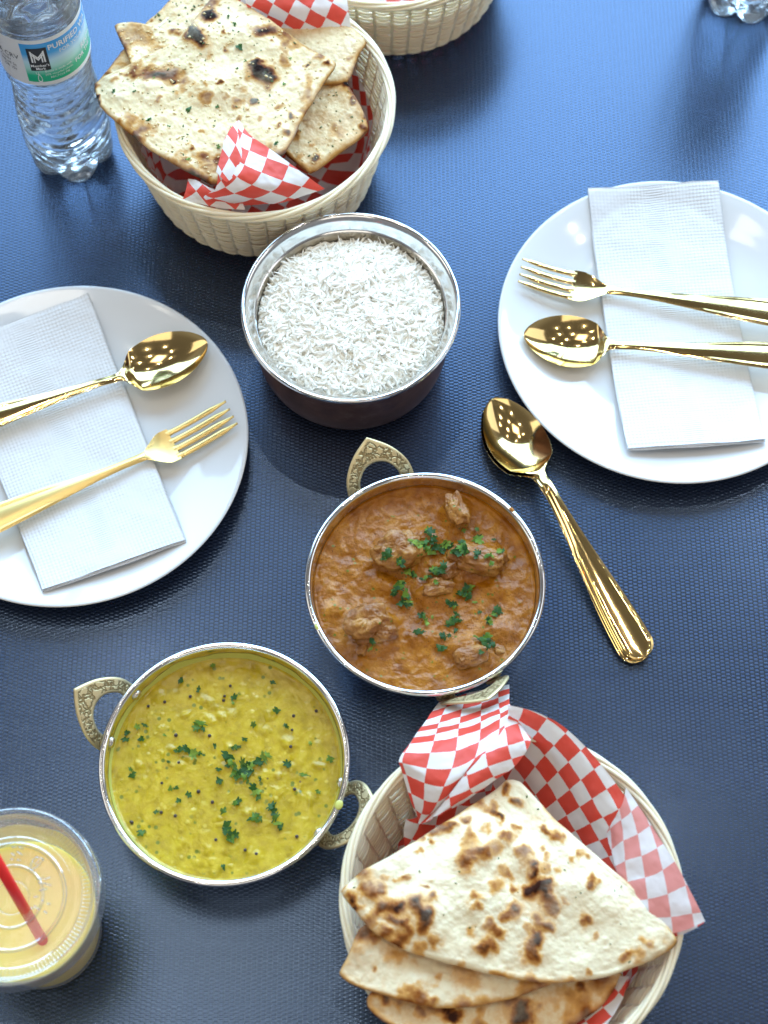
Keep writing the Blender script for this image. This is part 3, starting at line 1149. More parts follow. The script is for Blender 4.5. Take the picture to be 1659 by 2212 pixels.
for k, (x, y, s_) in enumerate(cor_c + [(x + random.uniform(-22, 22), y + random.uniform(-18, 18), s_ * .8) for x, y, s_ in cor_c if s_ > 21]):
    q = P(*cpx(x, y), ZC + .006)
    zz = hzc(q[0], q[1])
    near = CHA[np.hypot(CHA[:, 0] - q[0], CHA[:, 1] - q[1]) < .0014]
    if len(near):
        zz = max(zz, float(near[:, 2].max()))
    leaf_piece(q, s_ / 9400 * 1.12, random.random() * 6.28, 100 + k, curry, zz + .0008, tilt=random.uniform(-.35, .35))

dpts = []
for k in range(60):
    a, r = random.random() * 6.28, .068 * math.sqrt(random.random())
    dpts.append((DA[0] + r * math.cos(a), DA[1] + r * math.sin(a), random.uniform(.002, .006), random.uniform(.002, .005), random.random() * 3, random.uniform(.0004, .0012)))
ZD = .0425
dal, hzd = liquid('lentil_dal', 'yellow lentil dal with scattered coriander filling its steel bowl', 'dal', DA, ZD, .0742, M['dal'], .0006, .0004, dpts, 77)
cor_d = [(700, 510, 42), (680, 530, 30), (715, 540, 26), (600, 645, 26), (575, 655, 18), (640, 655, 34), (665, 670, 34), (690, 665, 26), (625, 635, 24), (715, 675, 16), (840, 680, 44), (855, 710, 40), (880, 735, 36), (850, 725, 28), (830, 690, 28),
         (920, 720, 36), (940, 740, 34), (960, 730, 30), (1000, 710, 34), (1030, 690, 40), (1050, 675, 32), (1010, 720, 24), (905, 765, 34), (930, 780, 36), (950, 760, 34), (890, 790, 22), (945, 810, 22), (870, 770, 26), (975, 845, 32), (990, 870, 34), (1000, 890, 28), (1010, 800, 16),
         (895, 915, 26), (880, 925, 18), (885, 635, 20), (900, 632, 16), (868, 640, 14), (930, 595, 20), (795, 750, 20), (798, 810, 26), (1150, 720, 26), (1160, 735, 18), (1235, 778, 28), (1372, 697, 24), (1145, 525, 22), (975, 518, 20), (1095, 445, 24), (875, 375, 24), (690, 335, 24),
         (1068, 940, 38), (1080, 965, 34), (1090, 1000, 34), (1100, 1030, 30), (1115, 1048, 22), (985, 1000, 34), (1010, 1005, 24), (960, 1008, 24), (995, 985, 18), (820, 965, 24), (835, 1040, 36), (840, 1070, 34), (860, 1095, 38), (885, 1085, 28), (850, 1110, 24), (587, 912, 20), (640, 880, 22), (545, 850, 18), (575, 845, 18),
         (412, 520, 24), (375, 530, 20), (395, 592, 22), (312, 595, 26), (320, 560, 20), (350, 780, 26), (340, 750, 18), (395, 1080, 26), (385, 1070, 18), (470, 970, 16), (820, 1255, 22), (600, 290, 24), (1075, 300, 20), (765, 212, 20), (515, 572, 14), (535, 710, 14), (870, 405, 14), (775, 628, 18), (1310, 865, 18), (1270, 615, 14)]
for k, (x, y, s_) in enumerate(cor_d):
    q = P(*dpx(x, y), ZD)
    if np.hypot(*(q[:2] - DA)) > .0705:
        continue
    leaf_piece(q, s_ / 8600 * 1.0, random.random() * 6.28, 300 + k, dal, ZD + .0012, tilt=random.uniform(-.3, .3))
# film left on the bowl wall above the dal, and a drip over the rim


def wall_film(c, root, z0, hgt, mat, seed):
    n, m_ = 260, 10
    th = np.linspace(0, 2 * PI, n, endpoint=False)
    q = np.linspace(0, 1, m_)
    T, Q = np.meshgrid(th, q, indexing='ij')
    pn = np.stack([np.cos(T), np.sin(T), 0 * T], -1)
    hh = hgt * (.55 + .75 * np.abs(fbm(pn, 2.2, 3, seed)) + .25 * fbm(pn, 9, 2, seed + 1))
    Z = z0 - .002 + (hh + .002) * Q
    Rr = np.interp(Z, [.036, .047, .0545, .0566], [.0722, .0745, .0752, .0758]) - .00035 * (1 - Q ** 3) - .0001
    part('wall_film', np.stack([c[0] + Rr * np.cos(T), c[1] + Rr * np.sin(T), Z], -1).reshape(-1, 3), gridf(n, m_, cu=True, flip=True), mat, root)


wall_film(DA, dal, ZD, .0075, M['splash'], 91)
wall_film(CU, curry, ZC, .0040, M['curry'], 95)
bl_v, bl_f = lathe(catmull([(0, -1), (.7, -.7), (1, 0), (.7, .7), (0, 1)], 11), 16)
for (root_, px, py, sx_, sy_, mat_) in [(dal, 738, 1742, .0026, .0034, 'splash'), (curry, 684, 1356, .0012, .0020, 'splash'), (curry, 1118, 1092, .0014, .0022, 'curry')]:
    q = P(px, py, .0560)
    cc_ = DA if root_ is dal else CU
    an = math.atan2(q[1] - cc_[1], q[0] - cc_[0])
    vv = bl_v * (sx_, sy_, .0011)
    vv = np.stack([vv[:, 0] * math.cos(an) - vv[:, 1] * math.sin(an), vv[:, 0] * math.sin(an) + vv[:, 1] * math.cos(an), vv[:, 2]], -1)
    rr_ = np.hypot(q[0] - cc_[0], q[1] - cc_[1])
    part('drip', vv + np.array([cc_[0] + .0782 * math.cos(an), cc_[1] + .0782 * math.sin(an), .0572]), bl_f, M[mat_], root_)
# mustard seeds floating in the dal
sv, sf = lathe(catmull([(0, -1), (.7, -.7), (1, 0), (.7, .7), (0, 1)], 9), 10)
for (x, y) in [(855, 315), (515, 398), (648, 370), (820, 390), (825, 368), (430, 420), (747, 573), (573, 570), (1175, 543), (1183, 470), (1168, 630), (500, 818), (690, 862), (588, 712), (762, 917), (497, 970), (1188, 850), (780, 1112), (990, 1185), (1200, 1095), (932, 1165), (345, 1022), (1300, 445), (570, 988), (340, 1018)]:
    q = P(*dpx(x, y), ZD)
    v = sv * random.uniform(.0009, .0013) + np.array([q[0], q[1], ZD + .0008])
    part('mustard_seed', v, sf, M['seed'], dal)

# handi of rice
HA = np.array([-.0233, .6228])
hd = thing('handi_bowl', 'deep handleless bowl with copper outside and steel rim, full of rice', 'serving bowl', (HA[0], HA[1], 0))
outp = [(0, .0), (.046, .0), (.0545, .0018), (.0625, .0078), (.0675, .018), (.0695, .030), (.0700, .045), (.0702, .060), (.0712, .0675)]
v, f = lathe(resample(catmull(outp, 120), 60), 128, (HA[0], HA[1], 0))
part('copper_body', v, f, M['copper'], hd)
lip = [(.0712, .0675), (.0745, .0705), (.0765, .0735), (.0768, .0755), (.0758, .0768), (.0742, .0764), (.0722, .0740), (.0700, .0700), (.0682, .0668), (.0668, .0655)]
v, f = lathe(resample(catmull(lip, 120), 44), 128, (HA[0], HA[1], 0))
part('steel_rim', v, f, M['steel'], hd)
inn = [(.0668, .0655), (.0664, .060), (.0664, .045), (.064, .025), (.056, .010), (.03, .004), (0, .004)]
v, f = lathe(resample(catmull(inn, 100), 40), 128, (HA[0], HA[1], 0))
part('inner_wall', v, f, M['steel_in'], hd)


def rice_z(x, y):
    q = np.stack([x, y, 0 * x], -1)
    r = np.hypot(x - HA[0], y - HA[1])
    # mound: level with the rim near the front, humped at the far side
    dy = (y - HA[1]) / .066
    z = .0600 + .0070 * (1 - smooth01(r, .02, .066)) + .004 * np.exp(-((dy - .45) / .35) ** 2 - ((x - HA[0]) / .045) ** 2) + .0022 * fbm(q, 70, 3, 5)
    return z - .006 * smooth01(r, .056, .067)


rc = thing('steamed_rice', 'mound of long grain white rice inside the copper sided bowl', 'rice', (HA[0], HA[1], .06))
nr, nt = 40, 120
Rg, T = np.meshgrid(np.linspace(0, .0658, nr), np.linspace(0, 2 * PI, nt, endpoint=False), indexing='ij')
X, Y = HA[0] + Rg * np.cos(T), HA[1] + Rg * np.sin(T)
part('rice_bed', np.stack([X, Y, rice_z(X, Y) + .0003], -1).reshape(-1, 3), gridf(nr, nt, cv=True), M['rice'], rc)


def grains(N, spread, seed):
    g = np.random.default_rng(seed)
    a = g.random(N) * 2 * PI
    r = .0650 * np.sqrt(g.random(N))
    x, y = HA[0] + r * np.cos(a), HA[1] + r * np.sin(a)
    z = rice_z(x, y) + g.uniform(-.0015, .0022, N) * spread
    yaw = g.random(N) * 2 * PI
    pitch = g.normal(0, .24, N)
    up = g.random(N) < .05
    pitch = np.where(up, g.uniform(.6, 1.1, N) * np.sign(g.random(N) - .5), pitch)
    L = g.uniform(.0095, .0150, N)
    w = g.uniform(.00108, .00135, N)
    k = g.normal(0, 1, N) * 1.6
    ns, m = 8, 6
    s = np.linspace(-1, 1, ns)
    taper = np.array([.30, .74, .95, 1.0, 1.0, .93, .70, .28])
    # curved centreline in local frame
    lx = s[None] * L[:, None] / 2
    ly = k[:, None] * (s[None] ** 2 - .3) * L[:, None] * .22
    ph = np.linspace(0, 2 * PI, m, endpoint=False)
    rr = w[:, None] * taper[None]
    py = ly[..., None] + rr[..., None] * np.cos(ph)
    pz = rr[..., None] * np.sin(ph)
    px = np.broadcast_to(lx[..., None], py.shape)
    roll = g.normal(0, .5, N)
    c, s_ = np.cos(roll)[:, None, None], np.sin(roll)[:, None, None]
    py, pz = py * c - pz * s_, py * s_ + pz * c
    c, s_ = np.cos(pitch)[:, None, None], np.sin(pitch)[:, None, None]
    px, pz = px * c - pz * s_, px * s_ + pz * c
    c, s_ = np.cos(yaw)[:, None, None], np.sin(yaw)[:, None, None]
    px, py = px * c - py * s_, px * s_ + py * c
    # keep inside the bowl wall
    PX, PY = px + x[:, None, None], py + y[:, None, None]
    rr_ = np.hypot(PX - HA[0], PY - HA[1])
    kk = np.minimum(1, .0658 / rr_)
    PX, PY = HA[0] + (PX - HA[0]) * kk, HA[1] + (PY - HA[1]) * kk
    V = np.stack([PX, PY, pz + z[:, None, None]], -1)
    base = gridf(ns, m, cv=True)
    Fq = (base[None] + (np.arange(N) * ns * m)[:, None, None]).reshape(-1, 4)
    return V.reshape(-1, 3), Fq


# the grains that lie uppermost are objects of their own, the rest one mass
v, f = grains(2600, 1.0, 21)
o = part('rice_grains', v, f, M['rice'], rc)
o['kind'] = 'stuff'
v, f = grains(300, .6, 22)
vg = v.reshape(300, -1, 3)
f1 = gridf(8, 6, cv=True)
for k in range(300):
    vv = vg[k] + np.array([0, 0, .0016])
    part('rice_grain', vv, f1, M['rice'], rc, loc=vv.mean(0))

# ------------------------------------------------------------------ woven baskets
BR, BH, BB = .0985, .086, .080
_cache = {}


def basket_r(z):
    t = np.clip(z / BH, 0, 1)
    return BB + (BR - BB) * t ** .85 - .010 * (1 - smooth01(z, -.002, .014))


def build_basket(c, rot, label):
    root = thing('bread_basket', label, 'basket', (c[0], c[1], 0), 'cream woven plastic baskets')
    root.rotation_euler = (0, 0, rot)
    NS = 44
    if not _cache:
        th = np.linspace(0, 2 * PI, NS * 12, endpoint=False)
        rows = 38
        _cache['rows'] = []
        for k in range(rows):
            z = .003 + k * (BH - .007) / (rows - 1)
            A = .0013 * random.uniform(.75, 1.3) * (1 if k % 2 else -1)
            w = np.sin(th * NS / 2 + random.uniform(-.12, .12) + .15 * np.sin(th * 3 + k))
            z = z + .0004 * np.sin(th * 5 + k * 1.7)
            r = basket_r(z) + A * np.sign(w) * np.abs(w) ** .7
            path = np.stack([r * np.cos(th), r * np.sin(th), 0 * th + z], -1)
            v, f = tube(path, .00100, 6, closed=True)
            # flatten into a strip, taller than thick
            _cache['rows'].append(make_mesh('weave_strand', v, f, M['weave']))
        _cache['stakes'] = []
        for k in range(NS):
            a = 2 * PI * k / NS
            z = np.linspace(.001, BH - .002, 14)
            r = basket_r(z)
            path = np.stack([r * math.cos(a), r * math.sin(a), z], -1)
            v, f = tube(path, .0013, 6)
            _cache['stakes'].append(make_mesh('stake', v, f, M['weave']))
        _cache['rim'] = []
        for k in range(5):
            th2 = np.linspace(0, 2 * PI, 360, endpoint=False)
            ph = 2 * PI * k / 5 + th2 * 4
            r = BR + .0022 * np.cos(ph) + .0010
            z = BH + .0024 * np.sin(ph)
            path = np.stack([r * np.cos(th2), r * np.sin(th2), z], -1)
            v, f = tube(path, .0015, 8, closed=True)
            _cache['rim'].append(make_mesh('rim_strand', v, f, M['weave']))
        # base disc: coiled strand and a thin floor
        tt = np.linspace(0, 1, 1400)
        rr = .006 + tt * (BB - .014)
        aa = 2 * PI * (BB - .014) / .0030 * tt
        v, f = tube(np.stack([rr * np.cos(aa), rr * np.sin(aa), 0 * tt + .0026], -1), .0014, 6)
        _cache['base'] = make_mesh('base', v, f, M['weave'])
    for n_, key in (('weave_strand', 'rows'), ('stake', 'stakes'), ('rim_strand', 'rim')):
        for me in _cache[key]:
            link(n_, me, root)
    link('base', _cache['base'], root)
    return root


B1 = P(551, 222, BH)[:2]
B2 = P(850, -205, BH)[:2]
B3 = P(1106, 1935, BH)[:2]
build_basket(B1, .1, 'cream woven basket of garlic naan beside the water bottle')
build_basket(B2, .7, 'cream woven basket at the far edge, cut off, beyond the garlic naan')
build_basket(B3, 1.3, 'cream woven basket of folded plain naan in front of the curry bowl')

# ------------------------------------------------------------------ paper liners


def sheet(name, ctrl, parent, nu=60, nv=60, uvo=(0, 0), uvrot=0, crumple=.0006, seed=0, flip=False, mat=None, scale=1.0):
    """ctrl: rows of (px, py, h); a smooth sheet through them, uv in metres along the sheet"""
    C = np.array([[P(*q) for q in row] for row in ctrl])
    nr_, nc = C.shape[:2]
    rows = np.stack([catmull(C[i], nv) for i in range(nr_)])
    G = np.stack([catmull(rows[:, j], nu) for j in range(nv)], 1)
    du = np.linalg.norm(np.diff(G, axis=0), axis=2)
    dv = np.linalg.norm(np.diff(G, axis=1), axis=2)
    lu = np.r_[0, np.cumsum(du.mean(1))]
    lv = np.r_[0, np.cumsum(dv.mean(0))]
    U, V_ = np.meshgrid(lu, lv, indexing='ij')
    cs, sn = math.cos(uvrot), math.sin(uvrot)
    uv = np.stack([(U * cs - V_ * sn) * scale + uvo[0], (U * sn + V_ * cs) * scale + uvo[1]], -1)
    gu = np.gradient(G, axis=0)
    gv = np.gradient(G, axis=1)
    nn = np.cross(gu, gv)
    nn /= np.linalg.norm(nn, axis=2)[..., None] + 1e-12
    G = G + nn * (crumple * fbm(G, 45, 3, seed) + crumple * 1.3 * (np.abs(fbm(G, 70, 2, seed + 3)) + .6 * np.abs(fbm(G, 150, 2, seed + 13))))[..., None]
    o = part(name, G.reshape(-1, 3), gridf(nu, nv, flip=flip), mat or M['paper'], parent, uv=uv.reshape(-1, 2))
    return o


def cup_sheet(c, parent, tops, r_in=.0, seed=0, uvo=(0, 0), uvrot=.6, a0=0, a1=2 * PI, dr=-.0045, ruff=.0025, name='sheet'):
    """paper pushed down into the basket: a bowl of paper whose upper edge height follows tops(angle)"""
    nt, nr_ = 360, 60
    th = np.linspace(a0, a1, nt)
    q = np.linspace(0, 1, nr_)
    T, Q = np.meshgrid(th, q, indexing='ij')
    top = np.array([tops(t) for t in th])[:, None]
    fl = .055
    s = Q * (fl + top)   # distance along the paper from the centre of the floor
    on = s < fl
    z = np.where(on, .0065, .0065 + (s - fl))
    r = np.where(on, s, basket_r(np.clip(z, 0, BH)) + dr - .006 * np.exp(-(s - fl) / .008))
    # round the knee
    r = np.where(on, s, r)
    over = np.clip(z - BH, 0, None)
    r = r + over * .55
    fold = np.sin(T * 11 + 2.5 * np.sin(T * 3 + seed)) * ruff * smooth01(s, fl * .7, fl + .03)
    r = r - np.abs(fold) - .001
    X, Y = c[0] + r * np.cos(T), c[1] + r * np.sin(T)
    cs, sn = math.cos(uvrot), math.sin(uvrot)
    u0, v0 = s * np.cos(T), s * np.sin(T)
    uv = np.stack([u0 * cs - v0 * sn + uvo[0], u0 * sn + v0 * cs + uvo[1]], -1)
    return part(name, np.stack([X, Y, z], -1).reshape(-1, 3), gridf(nt, nr_, flip=True), M['paper'], parent, uv=uv.reshape(-1, 2))


def lerp_ang(keys):
    ks = sorted(keys)
    a = np.array([k for k, _ in ks])
    h = np.array([x for _, x in ks])
    return lambda t: float(np.interp(math.degrees(t) % 360, np.r_[a[-1] - 360, a, a[0] + 360], np.r_[h[-1], h, h[0]]))


# ---- basket of garlic naan: liner
l1 = thing('paper_liner', 'red and white checked paper lining the garlic naan basket, corner folded over the bread', 'paper liner', (B1[0], B1[1], .007), 'checked paper liners')
cup_sheet(B1, l1, lerp_ang([(0, .045), (40, .060), (60, .10), (90, .115), (115, .075), (160, .055), (200, .060), (235, .064), (300, .066), (330, .058)]), seed=2, uvrot=.5)
# the corner that is folded over the bread: left facet pale, right facet strongly checked
sheet('folded_corner', [[(516, 258, .106), (500, 275, .107), (484, 300, .107)],
                        [(540, 290, .108), (505, 330, .109), (472, 370, .106)],
                        [(590, 325, .106), (530, 372, .110), (465, 408, .102)],
                        [(650, 370, .098), (570, 412, .103), (440, 428, .094)],
                        [(702, 408, .090), (600, 440, .086), (480, 447, .084)]], l1, seed=4, uvrot=.42, crumple=.0009, flip=True)
sheet('folded_corner', [[(516, 258, .1065), (512, 262, .1072), (508, 268, .107)],
                        [(494, 285, .109), (512, 305, .111), (522, 330, .109)],
                        [(478, 330, .1085), (496, 352, .110), (512, 372, .108)],
                        [(468, 372, .107), (480, 386, .1085), (490, 395, .107)]], l1, seed=14, uvrot=.1, crumple=.0004, flip=False)
sheet('front_fold', [[(395, 432, .088), (402, 412, .091), (408, 388, .090)],
                     [(430, 440, .088), (432, 415, .093), (425, 390, .094)],
                     [(480, 450, .086), (470, 425, .092), (452, 405, .094)],
                     [(530, 453, .085), (520, 432, .089), (500, 420, .093)]], l1, seed=9, uvrot=.8, crumple=.0010)
sheet('back_corner', [[(528, -20, .110), (640, -26, .112), (745, -20, .102)],
                      [(532, 10, .106), (640, 20, .106), (752, 20, .098)],
                      [(548, 40, .092), (650, 60, .090), (757, 66, .086)],
                      [(560, 80, .075), (650, 100, .070), (745, 110, .062)]], l1, seed=19, uvrot=.55, crumple=.0008)

# ---- basket of folded naan: liner
l3 = thing('paper_liner', 'red and white checked paper lining the plain naan basket and spilling over its rim', 'paper liner', (B3[0], B3[1], .007), 'checked paper liners')
cup_sheet(B3, l3, lerp_ang([(0, .040), (30, .050), (60, .060), (90, .060), (120, .045), (150, .018), (180, .010), (230, .010), (270, .020), (300, .045), (330, .045)]), seed=5, uvrot=-.25, uvo=(.003, .005))
# broad wall of paper to the right
sheet('paper_wall', [[(1095, 1522, 0.1050), (1150, 1535, 0.1065), (1215, 1568, 0.1010), (1290, 1640, 0.1000), (1380, 1760, 0.0990), (1448, 1850, 0.0980), (1492, 1935, 0.0950), (1521, 1993, 0.0900)],
                     [(1098, 1545, 0.1010), (1142, 1562, 0.1015), (1195, 1598, 0.0950), (1262, 1668, 0.0940), (1345, 1785, 0.0950), (1415, 1878, 0.0960), (1458, 1968, 0.0940), (1475, 2018, 0.0890)],
                     [(1085, 1590, 0.0770), (1120, 1610, 0.0760), (1165, 1645, 0.0750), (1220, 1715, 0.0740), (1290, 1815, 0.0770), (1350, 1905, 0.0860), (1395, 1985, 0.0890), (1418, 2030, 0.0870)],
                     [(1075, 1650, 0.0580), (1095, 1675, 0.0560), (1125, 1710, 0.0550), (1170, 1765, 0.0550), (1230, 1850, 0.0590), (1290, 1935, 0.0660), (1345, 2010, 0.0730), (1370, 2045, 0.0750)],
                     [(1060, 1715, 0.0430), (1075, 1740, 0.0410), (1095, 1770, 0.0400), (1130, 1815, 0.0400), (1180, 1890, 0.0450), (1240, 1970, 0.0530), (1300, 2035, 0.0610), (1320, 2065, 0.0650)]],
      l3, nu=80, nv=150, seed=6, uvrot=.10, crumple=.0012, flip=False, uvo=(.0, .004))
# pale second layer, its printed side turned down
sheet('turned_layer', [[(1352, 1700, 0.1025), (1418, 1800, 0.1045), (1468, 1880, 0.1030), (1523, 1990, 0.0972)],
                       [(1345, 1735, 0.1010), (1392, 1835, 0.1035), (1435, 1920, 0.1025), (1478, 2010, 0.0965)],
                       [(1330, 1765, 0.0950), (1362, 1860, 0.0990), (1398, 1945, 0.1000), (1432, 2018, 0.0960)],
                       [(1312, 1800, 0.0850), (1335, 1885, 0.0930), (1362, 1960, 0.0960), (1385, 2010, 0.0960)]],
      l3, nu=50, nv=60, seed=26, uvrot=.32, crumple=.0008, flip=True, uvo=(.006, .0))
# flap standing at the far side, folded down the middle
sheet('folded_flap', [[(1100, 1478, .040), (1030, 1492, .040), (948, 1516, .040)],
                      [(1100, 1506, .058), (1015, 1536, .062), (915, 1562, .066)],
                      [(1098, 1545, .092), (1000, 1590, .095), (885, 1605, .093)],
                      [(1085, 1592, .103), (985, 1650, .103), (862, 1640, .099)],
                      [(1040, 1640, .103), (960, 1700, .102), (868, 1668, .095)],
                      [(985, 1700, .098), (935, 1750, .092), (885, 1730, .088)],
                      [(930, 1772, .088), (905, 1780, .082), (902, 1770, .080)]],
      l3, nu=80, nv=60, seed=8, uvrot=.06, crumple=.0007, uvo=(.002, .002), flip=True)
sheet('folded_flap', [[(1100, 1520, .086), (1118, 1548, .094), (1130, 1575, .100), (1146, 1592, .105)],
                      [(1088, 1575, .1020), (1112, 1590, .107), (1130, 1602, .107), (1143, 1612, .106)],
                      [(1035, 1640, .1055), (1060, 1645, .108), (1090, 1650, .107), (1112, 1655, .105)],
                      [(985, 1698, .102), (1008, 1706, .104), (1035, 1700, .103), (1062, 1690, .102)],
                      [(935, 1765, .091), (952, 1760, .094), (975, 1748, .095), (1000, 1735, .094)]],
      l3, nu=70, nv=50, seed=18, uvrot=.75, crumple=.0008)
sheet('left_corner', [[(878, 1770, .074), (900, 1765, .078), (945, 1740, .080), (1010, 1700, .080)],
                      [(872, 1800, .070), (905, 1795, .072), (950, 1775, .073), (1015, 1740, .072)],
                      [(875, 1835, .062), (910, 1835, .062), (960, 1815, .060), (1020, 1790, .058)]], l3, seed=28, uvrot=.5, crumple=.001)
sheet('near_corner', [[(1360, 2110, .080), (1345, 2160, .082), (1300, 2230, .082), (1250, 2290, .080)],
                      [(1330, 2110, .070), (1310, 2160, .072), (1260, 2225, .072), (1210, 2280, .072)],
                      [(1290, 2120, .055), (1270, 2160, .058), (1220, 2220, .058), (1180, 2260, .058)]], l3, seed=38, uvrot=.5, crumple=.001)
# far basket: its paper just shows above the rim
l2 = thing('paper_liner', 'red and white checked paper just showing in the far cut off basket', 'paper liner', (B2[0], B2[1], .007), 'checked paper liners')
cup_sheet(B2, l2, lerp_ang([(0, .055), (90, .07), (180, .06), (270, .060)]), seed=12, uvrot=.2)

# ------------------------------------------------------------------ breads


def bread(name, label, cat, outline, mat, spots, seed, thick=.0045, wave=.0025, edge_toast=.5, base_toast=.12, group=None, nth=420, nrr=100, bumps=(), dome=.0, fine=.0006, root=None, toastn=.42):
    Wd = np.array([P(*q) for q in outline])
    o = resample(catmull(Wd, 40 * len(Wd), closed=True) * .55 + resample(Wd, 40 * len(Wd), closed=True) * 0 + .45 * np.array(
        [Wd[i // 40] * (1 - (i % 40) / 40) + Wd[(i // 40 + 1) % len(Wd)] * ((i % 40) / 40) for i in range(40 * len(Wd))]), nth, closed=True)
    # ragged rim
    c = o.mean(0)
    d = o - c
    o = c + d * (1 + .010 * fbm(o, 90, 3, seed + 2))[:, None]
    # orient anticlockwise
    ar = np.sum(o[:, 0] * np.roll(o[:, 1], -1) - np.roll(o[:, 0], -1) * o[:, 1])
    if ar < 0:
        o = o[::-1]
    s = np.linspace(0, 1, nrr) ** .8
    G = c + (o - c)[None] * s[:, None, None]
    edge = np.linalg.norm(o - c, axis=1)[None] * (1 - s)[:, None]   # distance to the rim, roughly
    p = G.copy()
    p[..., 2] = 0
    rim = np.clip(edge / .004, 0, 1)
    up = thick * .55 * np.sqrt(1 - (1 - rim) ** 2)
    G[..., 2] += .0030 * (s[:, None] ** 2) * fbm(p * np.array([1, 1, 0]), 16, 2, seed + 50)
    hb = wave * fbm(p, 24, 3, seed) + .0010 * fbm(p, 85, 3, seed + 7) + fine * fbm(p, 280, 3, seed + 8)
    toast = base_toast + toastn * np.clip(fbm(p, 55, 4, seed + 1) - .12, 0, 1) * 1.5
    toast = toast + edge_toast * np.exp(-edge / .0022) * (0.35 + .65 * np.clip(fbm(p, 40, 2, seed + 3) * 1.6 + .4, 0, 1))
    wv = np.stack([.0048 * fbm(p, 130, 4, seed + 40), .0048 * fbm(p, 130, 4, seed + 41)], -1)
    Z = G[..., 2] + up + hb * (.35 + .65 * rim)
    for (px, py, r, k) in spots:
        q = P(px, py, c[2])
        rr = r * .000305
        dd = np.hypot(G[..., 0] + wv[..., 0] - q[0], G[..., 1] + wv[..., 1] - q[1]) / rr
        g = .52 * np.exp(-dd ** 2 * .62) + .60 * smooth01(-dd, -1.15, -.10)
        toast = np.maximum(toast, toast * .6 + (k * .84 if k < 1 else k) * g)
        Z = Z + min(.0026, rr * .30) * np.exp(-dd ** 2 * 1.4) * (1 if k > .5 else .5)
    for (px, py, rx, ry, a, h) in bumps:
        q = P(px, py, c[2])
        dx, dy = G[..., 0] - q[0], G[..., 1] - q[1]
        u = (dx * math.cos(a) + dy * math.sin(a)) / (rx * .000305)
        w = (-dx * math.sin(a) + dy * math.cos(a)) / (ry * .000305)
        Z = Z + h * np.exp(-(u * u + w * w))
    Z = Z + dome * (1 - s[:, None] ** 2)
    top = np.stack([G[..., 0], G[..., 1], Z], -1)
    nb = 14
    sb = np.linspace(1, 0, nb)
    Gb = c + (o - c)[None] * (sb * .994)[:, None, None]
    hbb = wave * fbm(np.stack([Gb[..., 0], Gb[..., 1], 0 * Gb[..., 0]], -1), 24, 3, seed)
    Gb[..., 2] += -thick * .45 * np.sqrt(np.clip(1 - sb ** 6, 0, 1))[:, None] + hbb * .35 + dome * (1 - sb[:, None] ** 2) * .8
    V = np.vstack([top.reshape(-1, 3), Gb.reshape(-1, 3)])
    N = nth
    tot = nrr + nb
    f = gridf(tot, N, cv=True)
    tv = np.r_[toast.ravel(), np.full(nb * N, base_toast + .3)]
    if root is not None:
        return part(name, V, f, mat, root, attrs={'toast': tv}), (o, c, Z, G)
    ob = part(name, V, f, mat, None, loc=(c[0], c[1], c[2]), attrs={'toast': tv})
    tag(ob, label, cat, group)
    return ob, (o, c, Z, G)


def crumbs(parent, info, N, mat, name, size, seed, flat=.5):
    """small scraps pressed into the bread, one joined part"""
    o, c, Z, G = info
    g = np.random.default_rng(seed)
    i = (g.random(N) ** .55 * (G.shape[0] - 8)).astype(int)
    j = g.integers(0, G.shape[1], N)
    base, bf = lathe([(0, -1), (.8, -.6), (1, 0), (.7, .7), (0, 1)], 5)
    V, Fs = [], []
    for k in range(N):
        s = g.uniform(.5, 1.2) * size
        v = base * (s * g.uniform(.6, 1.6), s * g.uniform(.4, .9), s * flat)
        a = g.random() * 6.28
        v = np.stack([v[:, 0] * math.cos(a) - v[:, 1] * math.sin(a), v[:, 0] * math.sin(a) + v[:, 1] * math.cos(a), v[:, 2]], -1)
        v += np.array([G[i[k], j[k], 0], G[i[k], j[k], 1], Z[i[k], j[k]] + s * flat * .4])
        V.append(v)
        Fs.append(bf + len(base) * k)
    ob = part(name, np.vstack(V), np.vstack(Fs), mat, parent)
    ob['kind'] = 'stuff'
    return ob


def c1(x, y):
    return x * .5209, y * .5209


def c3(x, y):
    return 707 + x * .5209, 1445 + y * .5209


GN = 'pieces of garlic naan'


def spots1(lst):
    return [(*c1(x, y), r * .5209, k) for x, y, r, k in lst]


def spots3(lst):
    return [(*c3(x, y), r * .5209, k) for x, y, r, k in lst]


def gnaan(label, ol, h, spots, seed, **kw):
    out = [(*c1(x, y), hh) for x, y, hh in ol]
    ob, info = bread('garlic_naan', label, 'naan', out, M['naan_garlic'], spots1(spots), seed, group=GN, **kw)
    return ob, info


